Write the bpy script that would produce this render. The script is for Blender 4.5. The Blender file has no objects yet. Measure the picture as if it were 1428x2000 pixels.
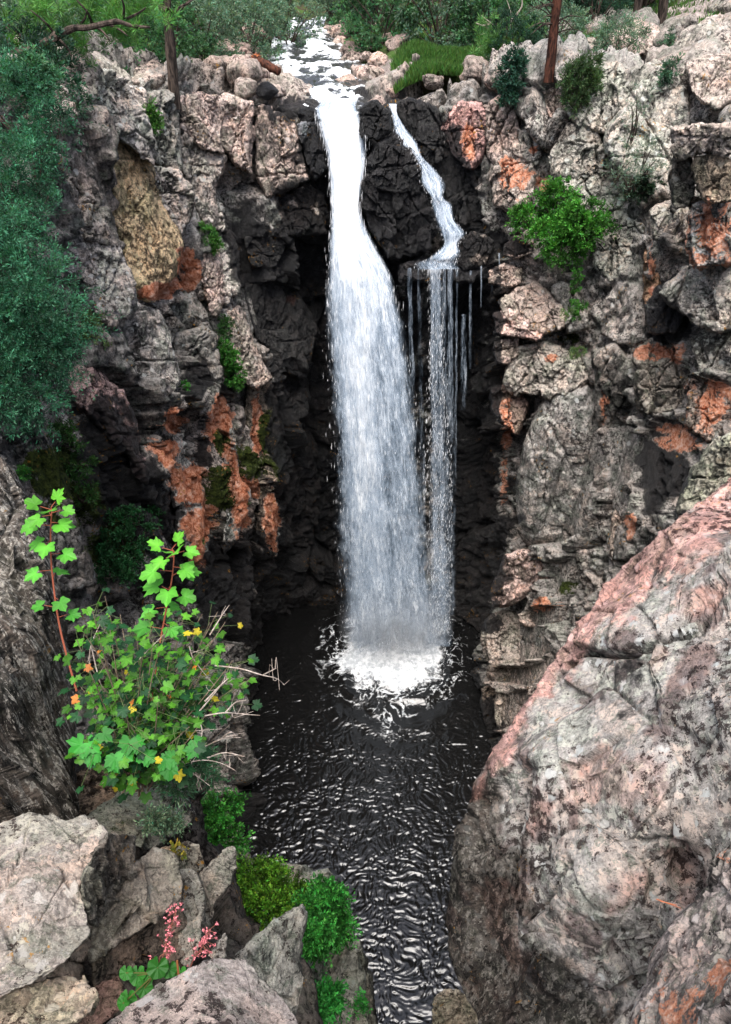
import bpy, math, random
import numpy as np
from mathutils import Vector, Matrix
# ------------------------------------------------------------------ camera model (photo pixels 1428 x 2000)
FPX = 1444.0; PITCH = math.radians(38.5); CH = 23.0
cp, sp = math.cos(PITCH), math.sin(PITCH)
def P(px, py, zf):
    a = (px - 714.0) / FPX * zf; b = (1000.0 - py) / FPX * zf
    return np.array([a, zf * cp + b * sp, CH - zf * sp + b * cp])
def Pv(px, py, zf):
    px = np.asarray(px, float); py = np.asarray(py, float); zf = np.asarray(zf, float)
    a = (px - 714.0) / FPX * zf; b = (1000.0 - py) / FPX * zf
    return np.stack([a + 0 * b, zf * cp + b * sp, CH - zf * sp + b * cp], -1)
def zfY(px, py, Y): return Y / (cp + (1000.0 - py) / FPX * sp)
def PY(px, py, Y): return P(px, py, zfY(px, py, Y))
def PZ(px, py, z=0.0): return P(px, py, (z - CH) / (-sp + (1000.0 - py) / FPX * cp))
def proj(V):
    zf = V[:, 1] * cp - (V[:, 2] - CH) * sp
    yu = V[:, 1] * sp + (V[:, 2] - CH) * cp
    z = np.where(np.abs(zf) < 1e-3, 1e-3, zf)
    return 714 + FPX * V[:, 0] / z, 1000 - FPX * yu / z, zf
# ------------------------------------------------------------------ noise
def _hash(ix, iy, iz, s):
    M = np.uint32
    with np.errstate(over='ignore'):
        h = (ix.astype(np.int64) & 0xffffffff).astype(M) * M(0x8da6b343) ^ (iy.astype(np.int64) & 0xffffffff).astype(M) * M(0xd8163841) ^ (iz.astype(np.int64) & 0xffffffff).astype(M) * M(0xcb1ab31f) ^ M((s * 2654435761) & 0xffffffff)
        h ^= h >> M(15); h *= M(0x2c1b3c6d); h ^= h >> M(12); h *= M(0x297a2d39); h ^= h >> M(15)
    return h
def _r(h, k):
    with np.errstate(over='ignore'):
        g = h * np.uint32(0x9E3779B1 + 2 * k * 7919 + 2 * k) + np.uint32((k * 0x85ebca6b) & 0xffffffff)
        g ^= g >> np.uint32(13); g *= np.uint32(0xc2b2ae35); g ^= g >> np.uint32(16)
    return g.astype(np.float64) / 4294967295.0
def perlin(Q, seed=0):
    I = np.floor(Q); F = Q - I; I = I.astype(np.int64)
    U = F * F * F * (F * (F * 6 - 15) + 10)
    out = 0
    for dx in (0, 1):
        wx = U[:, 0] if dx else 1 - U[:, 0]
        for dy in (0, 1):
            wy = U[:, 1] if dy else 1 - U[:, 1]
            for dz in (0, 1):
                wz = U[:, 2] if dz else 1 - U[:, 2]
                h = _hash(I[:, 0] + dx, I[:, 1] + dy, I[:, 2] + dz, seed)
                g = (_r(h, 1) * 2 - 1) * (F[:, 0] - dx) + (_r(h, 2) * 2 - 1) * (F[:, 1] - dy) + (_r(h, 3) * 2 - 1) * (F[:, 2] - dz)
                out = out + wx * wy * wz * g
    return out * 1.6
def fbm(Q, seed=0, octv=4, gain=.5, lac=2.03):
    o = 0; a = 1.; Q = np.array(Q, float)
    for k in range(octv):
        o = o + a * perlin(Q, seed + 17 * k); Q = Q * lac + 5.3; a *= gain
    return o
def voro(Q, seed=0):
    I = np.floor(Q).astype(np.int64); n = len(Q)
    f1 = np.full(n, 9.); f2 = np.full(n, 9.); hh = np.zeros(n, np.uint32); dv = np.zeros((n, 3))
    for dx in (-1, 0, 1):
        for dy in (-1, 0, 1):
            for dz in (-1, 0, 1):
                J = I + (dx, dy, dz)
                h = _hash(J[:, 0], J[:, 1], J[:, 2], seed)
                C = J + .1 + .8 * np.stack([_r(h, 4), _r(h, 5), _r(h, 6)], -1)
                D = Q - C; d = np.sqrt((D * D).sum(1))
                m = d < f1
                f2 = np.where(m, f1, np.minimum(f2, d)); f1 = np.where(m, d, f1)
                hh = np.where(m, h, hh); dv[m] = D[m]
    return f1, f2, hh, dv
def blocks(V, s, amp, seed, an=(1, 1, .6), tilt=.9, crack=.55, cw=.07, step=1.0, warp=.22):
    W = np.stack([fbm(V / s * 1.1, seed + 3, 3), fbm(V / s * 1.1, seed + 91, 3), fbm(V / s * 1.1, seed + 57, 3)], -1)
    Q = (V / s + warp * W) * np.array(an)
    f1, f2, h, dv = voro(Q, seed)
    t = (dv[:, 0] * (_r(h, 7) - .5) + dv[:, 1] * (_r(h, 8) - .5) + dv[:, 2] * (_r(h, 9) - .5)) * 2 * tilt
    e = f2 - f1
    return amp * ((_r(h, 10) - .5) * step + t - crack * np.exp(-(e / cw) ** 2)), h
# ------------------------------------------------------------------ mesh + objects
C = bpy.context.scene.collection
def mesh(name, V, F, mat=None, tint=None, msk=None, smooth=True, extra=None):
    """V (n,3); F (m,4) int array (quads, last index -1 for triangles) or list of such arrays"""
    V = np.asarray(V, np.float32); F = np.asarray(F, np.int64)
    me = bpy.data.meshes.new(name)
    if F.shape[1] == 4:
        tri = F[:, 3] < 0
        cnt = np.where(tri, 3, 4)
        loops = F.reshape(-1); loops = loops[loops >= 0]
    else:
        cnt = np.full(len(F), 3); loops = F.reshape(-1)
    start = np.concatenate([[0], np.cumsum(cnt)[:-1]])
    me.vertices.add(len(V)); me.vertices.foreach_set('co', V.reshape(-1))
    me.loops.add(len(loops)); me.loops.foreach_set('vertex_index', loops.astype(np.int32))
    me.polygons.add(len(F)); me.polygons.foreach_set('loop_start', start.astype(np.int32))
    try: me.polygons.foreach_set('loop_total', cnt.astype(np.int32))
    except Exception: pass
    me.update(calc_edges=True)
    me.polygons.foreach_set('use_smooth', np.full(len(F), smooth))
    for nm, arr in (('tint', tint), ('msk', msk)):
        if arr is None: continue
        a = me.attributes.new(nm, 'FLOAT_COLOR', 'POINT')
        arr = np.asarray(arr, np.float32)
        if arr.ndim == 1: arr = np.tile(arr, (len(V), 1))
        if arr.shape[1] == 3: arr = np.concatenate([arr, np.ones((len(arr), 1), np.float32)], 1)
        a.data.foreach_set('color', np.ascontiguousarray(arr, np.float32).reshape(-1))
    for nm, arr in (extra or {}).items():
        a = me.attributes.new(nm, 'FLOAT', 'POINT'); a.data.foreach_set('value', np.asarray(arr, np.float32))
    if mat: me.materials.append(mat)
    me.validate()
    return me
def obj(name, me, parent=None, origin=None):
    o = bpy.data.objects.new(name, me)
    if origin is not None:
        me.transform(Matrix.Translation(-Vector(origin)))
        o.location = origin
    C.objects.link(o)
    if parent is not None:
        o.parent = parent
        if origin is not None: o.location = Vector(origin) - parent.location
        else: me.transform(Matrix.Translation(-parent.location))
    return o
def thing(name, loc, label, cat, group=None):
    o = bpy.data.objects.new(name, None); o.location = Vector([float(c) for c in loc]); C.objects.link(o)
    return tag(o, label, cat, group)
def tag(o, label, cat, group=None, kind=None):
    if label: o['label'] = label
    if cat: o['category'] = cat
    if group: o['group'] = group
    if kind: o['kind'] = kind
    return o
def grid_faces(nr, nc, wrap=False):
    r = np.arange(nr - 1)[:, None]; c = np.arange(nc if wrap else nc - 1)[None, :]
    c2 = (c + 1) % nc
    return np.stack([r * nc + c + 0 * c2, r * nc + c2, (r + 1) * nc + c2, (r + 1) * nc + c + 0 * c2], -1).reshape(-1, 4)
def grid_normals(G, wrap=False):
    if wrap: du = np.roll(G, -1, 1) - np.roll(G, 1, 1)
    else: du = np.gradient(G, axis=1)
    dv = np.gradient(G, axis=0)
    N = np.cross(du, dv); L = np.linalg.norm(N, axis=2, keepdims=True); L[L < 1e-12] = 1
    return N / L
class MB:
    def __init__(s): s.V = []; s.F = []; s.T = []; s.n = 0
    def add(s, V, F, tint=(1, 1, 1)):
        V = np.asarray(V, float); F = np.asarray(F, np.int64)
        if F.shape[1] == 3: F = np.concatenate([F, np.full((len(F), 1), -1)], 1)
        s.F.append(np.where(F >= 0, F + s.n, -1)); s.V.append(V); s.n += len(V)
        t = np.asarray(tint, float)
        if t.ndim == 1: t = np.tile(t, (len(V), 1))
        s.T.append(t)
    def tube(s, path, rad, sides=7, tint=(1, 1, 1), rough=0, seed=0):
        path = np.asarray(path, float); n = len(path); rad = np.broadcast_to(np.asarray(rad, float), (n,))
        T = np.gradient(path, axis=0); T /= np.maximum(np.linalg.norm(T, axis=1, keepdims=True), 1e-9)
        up = np.array([.3, .2, 1.]); 
        A = np.cross(T, up); bad = np.linalg.norm(A, axis=1) < .15
        A[bad] = np.cross(T[bad], [1., 0, 0]); A /= np.linalg.norm(A, axis=1, keepdims=True)
        B = np.cross(T, A); th = np.linspace(0, 2 * np.pi, sides, endpoint=False)
        G = path[:, None] + rad[:, None, None] * (np.cos(th)[None, :, None] * A[:, None] + np.sin(th)[None, :, None] * B[:, None])
        if rough:
            nn = fbm(G.reshape(-1, 3) * np.array([9, 9, 2.5]), seed, 3).reshape(G.shape[:2])
            G += (G - path[:, None]) * (nn * rough)[..., None]
        V = G.reshape(-1, 3)
        s.add(V, grid_faces(n, sides, True), tint)
        m = s.n; e = len(V)
        s.add([path[-1] + T[-1] * rad[-1] * .5], np.zeros((0, 4), int), tint)
        i = np.arange(sides); s.F.append(np.stack([m - sides + i, m - sides + (i + 1) % sides, np.full(sides, m), np.full(sides, -1)], 1))
    def leaves(s, pts, dirs, ln, wd, rng, tint, flat=.5):
        """rhombic leaves: pts (n,3), dirs (n,3)"""
        n = len(pts); d = dirs / np.maximum(np.linalg.norm(dirs, axis=1, keepdims=True), 1e-9)
        r = rng.normal(size=(n, 3)); r[:, 2] *= (1 - flat)
        a = np.cross(d, r); bad = np.linalg.norm(a, axis=1) < 1e-6; a[bad] = (1, 0, 0)
        a /= np.linalg.norm(a, axis=1, keepdims=True)
        ln = np.broadcast_to(ln, (n,))[:, None]; wd = np.broadcast_to(wd, (n,))[:, None]
        nm = np.cross(a, d)
        V = np.stack([pts, pts + d * ln * .45 + a * wd * .5 + nm * wd * .12, pts + d * ln, pts + d * ln * .45 - a * wd * .5 + nm * wd * .12], 1).reshape(-1, 3)
        F = np.arange(4 * n).reshape(n, 4)
        t = np.asarray(tint, float)
        if t.ndim == 1: t = np.tile(t, (n, 1))
        s.add(V, F, np.repeat(t, 4, 0))
    def build(s, name, mat, parent=None, origin=None, smooth=False, msk=None):
        V = np.concatenate(s.V); F = np.concatenate(s.F); T = np.concatenate(s.T)
        return obj(name, mesh(name, V, F, mat, T, msk=msk, smooth=smooth), parent, origin)
def cr(ctrl, ts):
    """Catmull-Rom through ctrl (n,k) at parameters ts in [0,n-1]"""
    c = np.asarray(ctrl, float); n = len(c)
    i = np.clip(np.floor(ts).astype(int), 0, n - 2); t = (ts - i)[:, None]
    g = lambda k: c[np.clip(k, 0, n - 1)]
    p0, p1, p2, p3 = g(i - 1), g(i), g(i + 1), g(i + 2)
    return .5 * (2 * p1 + (p2 - p0) * t + (2 * p0 - 5 * p1 + 4 * p2 - p3) * t * t + (3 * p1 - p0 - 3 * p2 + p3) * t ** 3)
def path(pts, n):
    return cr(pts, np.linspace(0, len(pts) - 1, n))
def sstep(a, b, x):
    t = np.clip((x - a) / (b - a), 0, 1); return t * t * (3 - 2 * t)
# ------------------------------------------------------------------ materials
class NT:
    def __init__(s, name):
        m = bpy.data.materials.new(name); m.use_nodes = True; s.m = m; s.t = m.node_tree; s.t.nodes.clear()
        s.out = s.n('ShaderNodeOutputMaterial')
    def n(s, typ, **kw):
        nd = s.t.nodes.new(typ)
        for k, v in kw.items(): setattr(nd, k, v)
        return nd
    def set(s, inp, v):
        if isinstance(v, bpy.types.NodeSocket): s.t.links.new(v, inp)
        elif v is not None:
            if inp.type == 'RGBA' and len(v) == 3: v = (*v, 1)
            inp.default_value = v
    def noise(s, vec, scale, detail=5, rough=.6, dist=0):
        nd = s.n('ShaderNodeTexNoise'); s.set(nd.inputs['Vector'], vec); nd.inputs['Scale'].default_value = scale
        nd.inputs['Detail'].default_value = detail; nd.inputs['Roughness'].default_value = rough; nd.inputs['Distortion'].default_value = dist
        return nd.outputs['Fac']
    def voro(s, vec, scale, out='Distance', feat='F1'):
        nd = s.n('ShaderNodeTexVoronoi', feature=feat); s.set(nd.inputs['Vector'], vec); nd.inputs['Scale'].default_value = scale
        return nd.outputs[out]
    def math(s, op, a, b=None, c=None, clamp=False):
        nd = s.n('ShaderNodeMath', operation=op, use_clamp=clamp); s.set(nd.inputs[0], a)
        if b is not None: s.set(nd.inputs[1], b)
        if c is not None: s.set(nd.inputs[2], c)
        return nd.outputs[0]
    def ss(s, x, a, b, lo=0., hi=1.):
        nd = s.n('ShaderNodeMapRange', interpolation_type='SMOOTHSTEP'); s.set(nd.inputs[0], x)
        for i, v in zip((1, 2, 3, 4), (a, b, lo, hi)): s.set(nd.inputs[i], v)
        return nd.outputs[0]
    def mix(s, f, a, b, mode='MIX'):
        nd = s.n('ShaderNodeMix', data_type='RGBA', blend_type=mode); s.set(nd.inputs[0], f); s.set(nd.inputs[6], a); s.set(nd.inputs[7], b)
        return nd.outputs[2]
    def ramp(s, x, stops):
        nd = s.n('ShaderNodeValToRGB'); s.set(nd.inputs[0], x); e = nd.color_ramp.elements
        while len(e) < len(stops): e.new(.5)
        for k, (p, c) in zip(e, stops): k.position = p; k.color = (*c, 1)
        return nd.outputs[0]
    def attr(s, name, out='Color'):
        nd = s.n('ShaderNodeAttribute', attribute_name=name); return nd.outputs[out]
    def sep(s, v):
        nd = s.n('ShaderNodeSeparateColor'); s.set(nd.inputs[0], v); return nd.outputs
    def scale(s, v, k):
        nd = s.n('ShaderNodeVectorMath', operation='MULTIPLY'); s.set(nd.inputs[0], v); nd.inputs[1].default_value = k; return nd.outputs[0]
    def pos(s): return s.n('ShaderNodeNewGeometry').outputs['Position']
    def bsdf(s, col, rough=.9, spec=.25, **kw):
        b = s.n('ShaderNodeBsdfPrincipled'); s.set(b.inputs['Base Color'], col); s.set(b.inputs['Roughness'], rough)
        s.set(b.inputs['Specular IOR Level'], spec)
        for k, v in kw.items(): s.set(b.inputs[k], v)
        return b
    def bump(s, b, h, strength, dist):
        nd = s.n('ShaderNodeBump'); s.set(nd.inputs['Height'], h); nd.inputs['Strength'].default_value = strength; nd.inputs['Distance'].default_value = dist
        s.t.links.new(nd.outputs[0], b.inputs['Normal'])
    def link(s, sh): s.t.links.new(sh, s.out.inputs[0]); return s.m

def rock_material(name, k, streak=.6, lich=1.0, flakes=0.):
    """k: feature scale (1 = far cliff, larger = finer grain seen close up)"""
    q = NT(name); p = q.pos()
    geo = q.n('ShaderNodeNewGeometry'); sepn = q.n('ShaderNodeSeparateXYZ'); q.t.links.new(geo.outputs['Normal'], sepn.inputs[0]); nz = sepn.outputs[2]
    big = q.noise(p, .6 * k, 3, .6); mot = q.noise(p, 3.0 * k, 8, .74, .3); fine = q.noise(p, (14 if k < 2.5 else 20) * k, 7, .8); pat = q.noise(p, 7.5 * k, 4, .68, .2)
    st = q.noise(q.scale(p, (1, 1, .14)), 6.5 * k, 6, .75, .3)
    sm = lambda n, w: q.math('MULTIPLY', q.math('SUBTRACT', n, .5), w)
    x = q.math('ADD', q.math('ADD', sm(mot, 1.5), sm(fine, 1.35)), q.math('ADD', q.math('ADD', sm(st, 1.6 * streak), sm(big, 1.3)), .5))
    col = q.ramp(x, [(.10, (.012, .012, .012)), (.30, (.085, .082, .078)), (.5, (.215, .205, .19)), (.64, (.38, .355, .33)), (.82, (.70, .65, .59))])
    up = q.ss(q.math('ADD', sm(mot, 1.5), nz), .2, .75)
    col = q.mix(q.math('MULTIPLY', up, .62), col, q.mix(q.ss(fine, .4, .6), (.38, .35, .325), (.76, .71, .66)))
    hue = q.noise(p, 1.5 * k, 4, .6)
    col = q.mix(q.ss(hue, .52, .62, 0, .55), col, q.mix(1., col, (1.10, .97, .90), 'MULTIPLY'))
    col = q.mix(q.ss(hue, .48, .38, 0, .55), col, q.mix(1., col, (.88, 1.0, .92), 'MULTIPLY'))
    ms = q.sep(q.attr('msk')); al = q.attr('msk', 'Alpha')
    # crisp-edged lichen crusts: cream, grey-green, black
    cream = q.math('MULTIPLY', q.ss(q.math('ADD', pat, q.math('ADD', sm(fine, .35), sm(al, .07))), .555, .58), q.ss(q.math('ADD', q.noise(p, 1.7 * k, 3, .6), sm(al, .25)), .44, .54))
    col = q.mix(q.math('MULTIPLY', cream, .72 * lich, clamp=True), col, q.mix(q.ss(hue, .45, .55), (.60, .60, .52), (.70, .58, .50)))
    gn = q.noise(p, 5.3 * k, 6, .8)
    col = q.mix(q.ss(gn, .55, .58, 0, .6 * lich), col, q.mix(q.ss(fine, .42, .58), (.09, .105, .08), (.26, .29, .24)))
    bs = q.math('MULTIPLY', q.ss(q.math('ADD', q.noise(p, 10 * k, 7, .8), sm(big, .5)), .56, .585), .88 * lich, clamp=True)
    col = q.mix(bs, col, q.mix(q.ss(fine, .45, .6), (.016, .014, .014), (.06, .045, .042)))
    vd = q.voro(p, 6.5 * k); vr = q.sep(q.voro(p, 6.5 * k, 'Color')); dd = q.math('ADD', vd, q.math('ADD', sm(fine, 1.3), sm(pat, 1.2)))
    ro = q.math('MULTIPLY', q.ss(q.math('ADD', dd, q.math('MULTIPLY', vr[2], .26)), .44, .40), q.ss(q.math('ADD', vr[0], q.math('MULTIPLY', al, .3)), .93, .96))
    col = q.mix(q.math('MULTIPLY', ro, .85 * lich, clamp=True), col, q.mix(vr[1], (.50, .53, .52), (.66, .64, .60)))
    if flakes is not None:
        ff = q.ss(q.math('ADD', q.noise(q.scale(p, (1, 1, .13)), 15 * k, 5, .72, .4), sm(big, .3)), .53, .56)
        fk = q.mix(ff, q.mix(1., col, (.24, .22, .20), 'MULTIPLY'), q.mix(q.ss(fine, .4, .62), (.10, .09, .08), (.48, .44, .38)))
        col = q.mix(q.math('ADD', flakes, q.math('SUBTRACT', 1.0, q.attr('tint', 'Alpha')), clamp=True), col, fk)
    tint = q.attr('tint'); col = q.mix(1., col, tint, 'MULTIPLY')
    gate = lambda v: q.math('SUBTRACT', q.ss(v, .04, .3), 1.0)
    sa = q.ss(q.math('ADD', q.math('ADD', q.math('ADD', sm(mot, 3.2), sm(fine, 1.2)), ms[0]), gate(ms[0])), .42, .56)
    col = q.mix(sa, col, q.ramp(q.math('ADD', q.math('ADD', sm(fine, 2.2), sm(mot, 1.5)), .5), [(.15, (.20, .055, .03)), (.36, (.52, .17, .08)), (.58, (.74, .33, .20)), (.8, (.85, .56, .43))]))
    mo = q.ss(q.math('ADD', q.math('ADD', sm(gn, 3.4), ms[2]), gate(ms[2])), .48, .62)
    col = q.mix(mo, col, q.mix(q.ss(fine, .38, .62), (.010, .018, .005), (.075, .10, .02)))
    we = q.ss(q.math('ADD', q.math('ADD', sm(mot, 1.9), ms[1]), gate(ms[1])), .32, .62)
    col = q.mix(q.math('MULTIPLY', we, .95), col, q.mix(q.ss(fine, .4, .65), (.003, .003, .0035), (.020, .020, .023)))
    og = q.math('MULTIPLY', q.ss(q.noise(p, 11 * k, 4, .7), .60, .62), q.ss(q.noise(p, 1.1 * k, 2), .60, .66))
    col = q.mix(q.math('MULTIPLY', og, .85), col, (.50, .25, .04))
    b = q.bsdf(col, q.ss(we, 0, 1, .92, .34), q.ss(we, 0, 1, .15, .4))
    h = q.math('ADD', q.math('ADD', q.math('MULTIPLY', mot, .6), q.math('MULTIPLY', fine, .6)), q.math('ADD', q.math('MULTIPLY', st, .9 * streak), q.math('MULTIPLY', cream, .05)))
    q.bump(b, h, 1., .17 / k)
    return q.link(b.outputs[0])
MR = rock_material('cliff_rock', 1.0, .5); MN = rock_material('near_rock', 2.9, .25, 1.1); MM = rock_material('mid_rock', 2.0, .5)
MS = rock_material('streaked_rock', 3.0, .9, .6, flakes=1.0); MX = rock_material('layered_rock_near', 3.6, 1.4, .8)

def leaf_material(name, col, var=.35, trans=.35, rough=.55):
    q = NT(name); p = q.pos(); t = q.attr('tint')
    c = q.mix(1., col, t, 'MULTIPLY'); n = q.noise(p, 1.7, 2)
    c = q.mix(q.ss(n, .35, .65, 0, var), c, q.mix(1., c, (.55, .62, .6), 'MULTIPLY'))
    b = q.bsdf(c, rough, .3)
    tr = q.n('ShaderNodeBsdfTranslucent'); q.t.links.new(q.mix(1., c, (1.2, 1.25, .5), 'MULTIPLY'), tr.inputs[0])
    mx = q.n('ShaderNodeMixShader'); mx.inputs[0].default_value = trans
    q.t.links.new(b.outputs[0], mx.inputs[1]); q.t.links.new(tr.outputs[0], mx.inputs[2])
    return q.link(mx.outputs[0])
LF = leaf_material('foliage', (1, 1, 1))
def bark_material(name, c1, c2, k=1.):
    q = NT(name); p = q.pos()
    n = q.noise(q.scale(p, (1, 1, .22)), 14 * k, 6, .7, .5); m = q.noise(p, 2 * k, 3)
    c = q.mix(q.ss(n, .38, .62), c1, c2); c = q.mix(q.ss(m, .3, .7, 0, .4), c, q.mix(1., c, (.5, .5, .5), 'MULTIPLY'))
    c = q.mix(1., c, q.attr('tint'), 'MULTIPLY')
    b = q.bsdf(c, .9, .15); q.bump(b, n, .8, .03 / k)
    return q.link(b.outputs[0])
BK = bark_material('bark_grey', (.018, .014, .012), (.10, .075, .06)); BR = bark_material('bark_red', (.018, .009, .007), (.115, .045, .028))
TW = bark_material('dry_twig', (.28, .22, .18), (.5, .43, .38), 3)
def plain(name, col, rough=.8, spec=.2):
    q = NT(name); c = q.mix(1., col, q.attr('tint'), 'MULTIPLY'); return q.link(q.bsdf(c, rough, spec).outputs[0])
# ------------------------------------------------------------------ paint lists (photo pixel ellipses projected on the walls: x,y,rx,ry)
WET_SHADE = [(590,520,70,190),(600,880,85,330),(590,1150,120,170),(560,560,60,70),(650,420,40,220),(760,380,85,190),(745,235,40,50),(890,360,50,110),(900,700,75,260),
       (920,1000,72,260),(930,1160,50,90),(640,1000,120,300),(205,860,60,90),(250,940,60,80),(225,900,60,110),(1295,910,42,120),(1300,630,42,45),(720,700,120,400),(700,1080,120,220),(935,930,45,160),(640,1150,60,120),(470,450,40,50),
       (505,520,45,80),(425,1130,80,80),(330,1130,60,70),(400,850,14,60),(450,760,12,60),(390,740,30,40),(575,215,60,25),(660,190,70,22),(480,1200,120,70),(620,290,35,60),(965,700,18,200),(980,480,60,26),(900,470,60,50),(1400,620,0,0),(300,1000,60,80),(470,1110,60,70)]  # real wet rock, plus shade painted under the overhang and behind the bush
SAL = [(365,530,26,45),(312,572,36,18),(322,880,30,28),(368,950,32,50),(388,1040,30,60),(340,820,20,30),(430,850,24,70),(472,980,22,60),(505,830,12,60),(530,1010,14,60),(450,930,14,50),(498,960,10,30),
       (1000,345,30,45),(1043,292,14,14),(1072,365,26,16),(1290,690,50,22),(1400,780,34,50),(1340,865,50,20),(990,830,14,50),(985,950,10,60),(1390,450,24,40),(1060,1180,20,20),(1270,520,9,50),(915,280,16,40),(570,585,12,12),(1230,1040,14,40),
       (1180,785,10,40),(1310,835,30,14),(1080,700,14,10)]
MOS = [(432,950,30,50),(520,850,18,60),(430,870,10,30),(490,900,22,40),(100,930,50,70),(170,980,40,60),(545,900,14,50),(235,1060,60,60),(560,560,10,20),(600,470,14,26),(1120,660,16,10),(1110,1150,16,16)]
PALE = [(1240,300,90,90),(720,250,0,0),(1100,690,80,40),(1000,630,40,30),(1340,540,60,30),(400,330,60,60),(220,200,60,60),(450,640,30,60),(240,540,60,60),(1310,420,40,30)]
def blob(px, py, L, seed, soft=1.0):
    n = fbm(np.stack([px / 40., py / 40., 0 * px + seed], -1), seed, 4) * .6
    o = np.zeros(len(px))
    for x, y, a, b in L:
        if a <= 0: continue
        d = np.sqrt(((px - x) / a) ** 2 + ((py - y) / b) ** 2)
        o = np.maximum(o, 1 - sstep(.55, 1.35, d + n))
    return o
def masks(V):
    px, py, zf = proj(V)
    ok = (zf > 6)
    m = np.stack([blob(px, py, SAL, 5), blob(px, py, WET_SHADE, 9), blob(px, py, MOS, 13), blob(px, py, PALE, 21)], -1)
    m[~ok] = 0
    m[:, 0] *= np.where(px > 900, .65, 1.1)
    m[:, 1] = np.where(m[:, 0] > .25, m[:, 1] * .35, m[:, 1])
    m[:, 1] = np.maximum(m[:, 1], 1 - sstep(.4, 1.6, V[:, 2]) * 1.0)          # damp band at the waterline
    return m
# ------------------------------------------------------------------ canyon walls
LV = [(-2.0, [(-4.5,2),(-4.2,7),(-4.1,11),(-4.3,14),(-4.7,17.5),(-4.3,20.5),(-2.8,22.3),(0,23),(2,23),(3.6,22.5),(4.5,20.8),(4.5,18.5),(4.4,16),(4.6,13),(4.8,8),(5,2)]),
      (0.0, [(-4.5,2),(-4.2,7),(-4.1,11),(-4.3,14),(-4.7,17.5),(-4.3,20.5),(-2.8,22.3),(0,23),(2,23),(3.6,22.5),(4.5,20.8),(4.5,18.5),(4.4,16),(4.6,13),(4.8,8),(5,2)]),
      (5.0, [(-4.6,2),(-4.4,7),(-4.4,11),(-4.5,14),(-4.4,17),(-3.6,19.8),(-2.6,22.3),(0,23.2),(2,23.2),(3.7,22.7),(4.6,20.8),(4.9,18.5),(5.1,16),(5.4,13),(5.4,8),(5.5,2)]),
      (10., [(-4.7,2),(-4.6,7),(-4.7,11),(-4.6,14),(-4.1,17),(-2.9,19.3),(-2.3,22.1),(0,23.2),(2,23.2),(3.6,22.6),(4.4,20.7),(5.0,18.2),(5.8,16),(6.2,13),(6.2,8),(6,2)]),
      (14., [(-5,2),(-5,7),(-5,11),(-4.9,14),(-4.4,17),(-3.0,19.8),(-2.1,21.7),(0,22.6),(1.6,22.2),(3.0,22.0),(4.1,20.6),(5,18.2),(6.4,16),(7,13),(7,8),(6.5,2)]),
      (17., [(-5.3,2),(-5.3,7),(-5.3,11),(-5.1,14),(-4.8,17),(-3.5,20.2),(-2.1,21.3),(-.3,21.7),(1.2,22.0),(2.6,21.9),(4.0,20.8),(5.6,18.8),(7.4,16.5),(8,13),(8,8),(7.5,2)]),
      (None, [(-5.6,2),(-5.6,7),(-5.6,11),(-5.3,14.5),(-5,17.5),(-3.8,20.6),(-2.2,21.5),(-.5,21.6),(1.1,22.1),(2.8,22.0),(4.6,21.2),(6.6,19.6),(8.6,17.2),(9.5,13),(9.5,8),(9,2)])]
RIMZ = [21,21,21,20.6,20.2,19.9,19.3,19.1,19.1,19.5,19.9,20.1,20.4,20.8,21,21]
RIM = np.array(LV[-1][1], float)
net = []
for z, row in LV:
    net.append([(x, y, (RIMZ[i] if z is None else z)) for i, (x, y) in enumerate(row)])
net = np.array(net, float)
cen = np.array([0., 10.])
dirs = RIM - cen; dirs[:, 1] *= .8; dirs /= np.linalg.norm(dirs, axis=1, keepdims=True)
for off, dz in ((1.2, .25), (3.0, .1), (3.6, -1.5)):
    r = np.concatenate([RIM + dirs * off, np.array(RIMZ)[:, None] + dz], 1); net = np.concatenate([net, r[None]], 0)
NZ, NS = 460, 1000
tz = np.interp(np.linspace(0, 1, NZ), [0, .06, .28, .5, .66, .78, .88, .93, .98, 1], np.arange(10))
seg = np.linalg.norm(np.diff(RIM, axis=0), axis=1) + .2
ts_ = np.interp(np.linspace(0, seg.sum(), NS), np.concatenate([[0], np.cumsum(seg)]), np.arange(16))
tmp = np.stack([cr(net[:, i], tz) for i in range(16)], 1)
G = np.stack([cr(tmp[j], ts_) for j in range(NZ)], 0)
N = grid_normals(G)
if (N[200, 100] @ np.array([1, 0, 0])) < 0: N = -N
V0 = G.reshape(-1, 3); Nn = N.reshape(-1, 3)
# smooth base depth lookup in picture cells, used to seat rocks on the walls
CELL = 8; LX0, LY0, LW, LH = -400, -160, 290, 330
depthmap = np.full((LH, LW), 1e9)
def stamp(V):
    px, py, zf = proj(V)
    ok = (zf > 3) & (px > LX0) & (px < LX0 + CELL * LW) & (py > LY0) & (py < LY0 + CELL * LH)
    ix = ((px[ok] - LX0) / CELL).astype(int); iy = ((py[ok] - LY0) / CELL).astype(int)
    np.minimum.at(depthmap, (np.clip(iy, 0, LH - 1), np.clip(ix, 0, LW - 1)), zf[ok])
stamp(V0)
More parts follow.
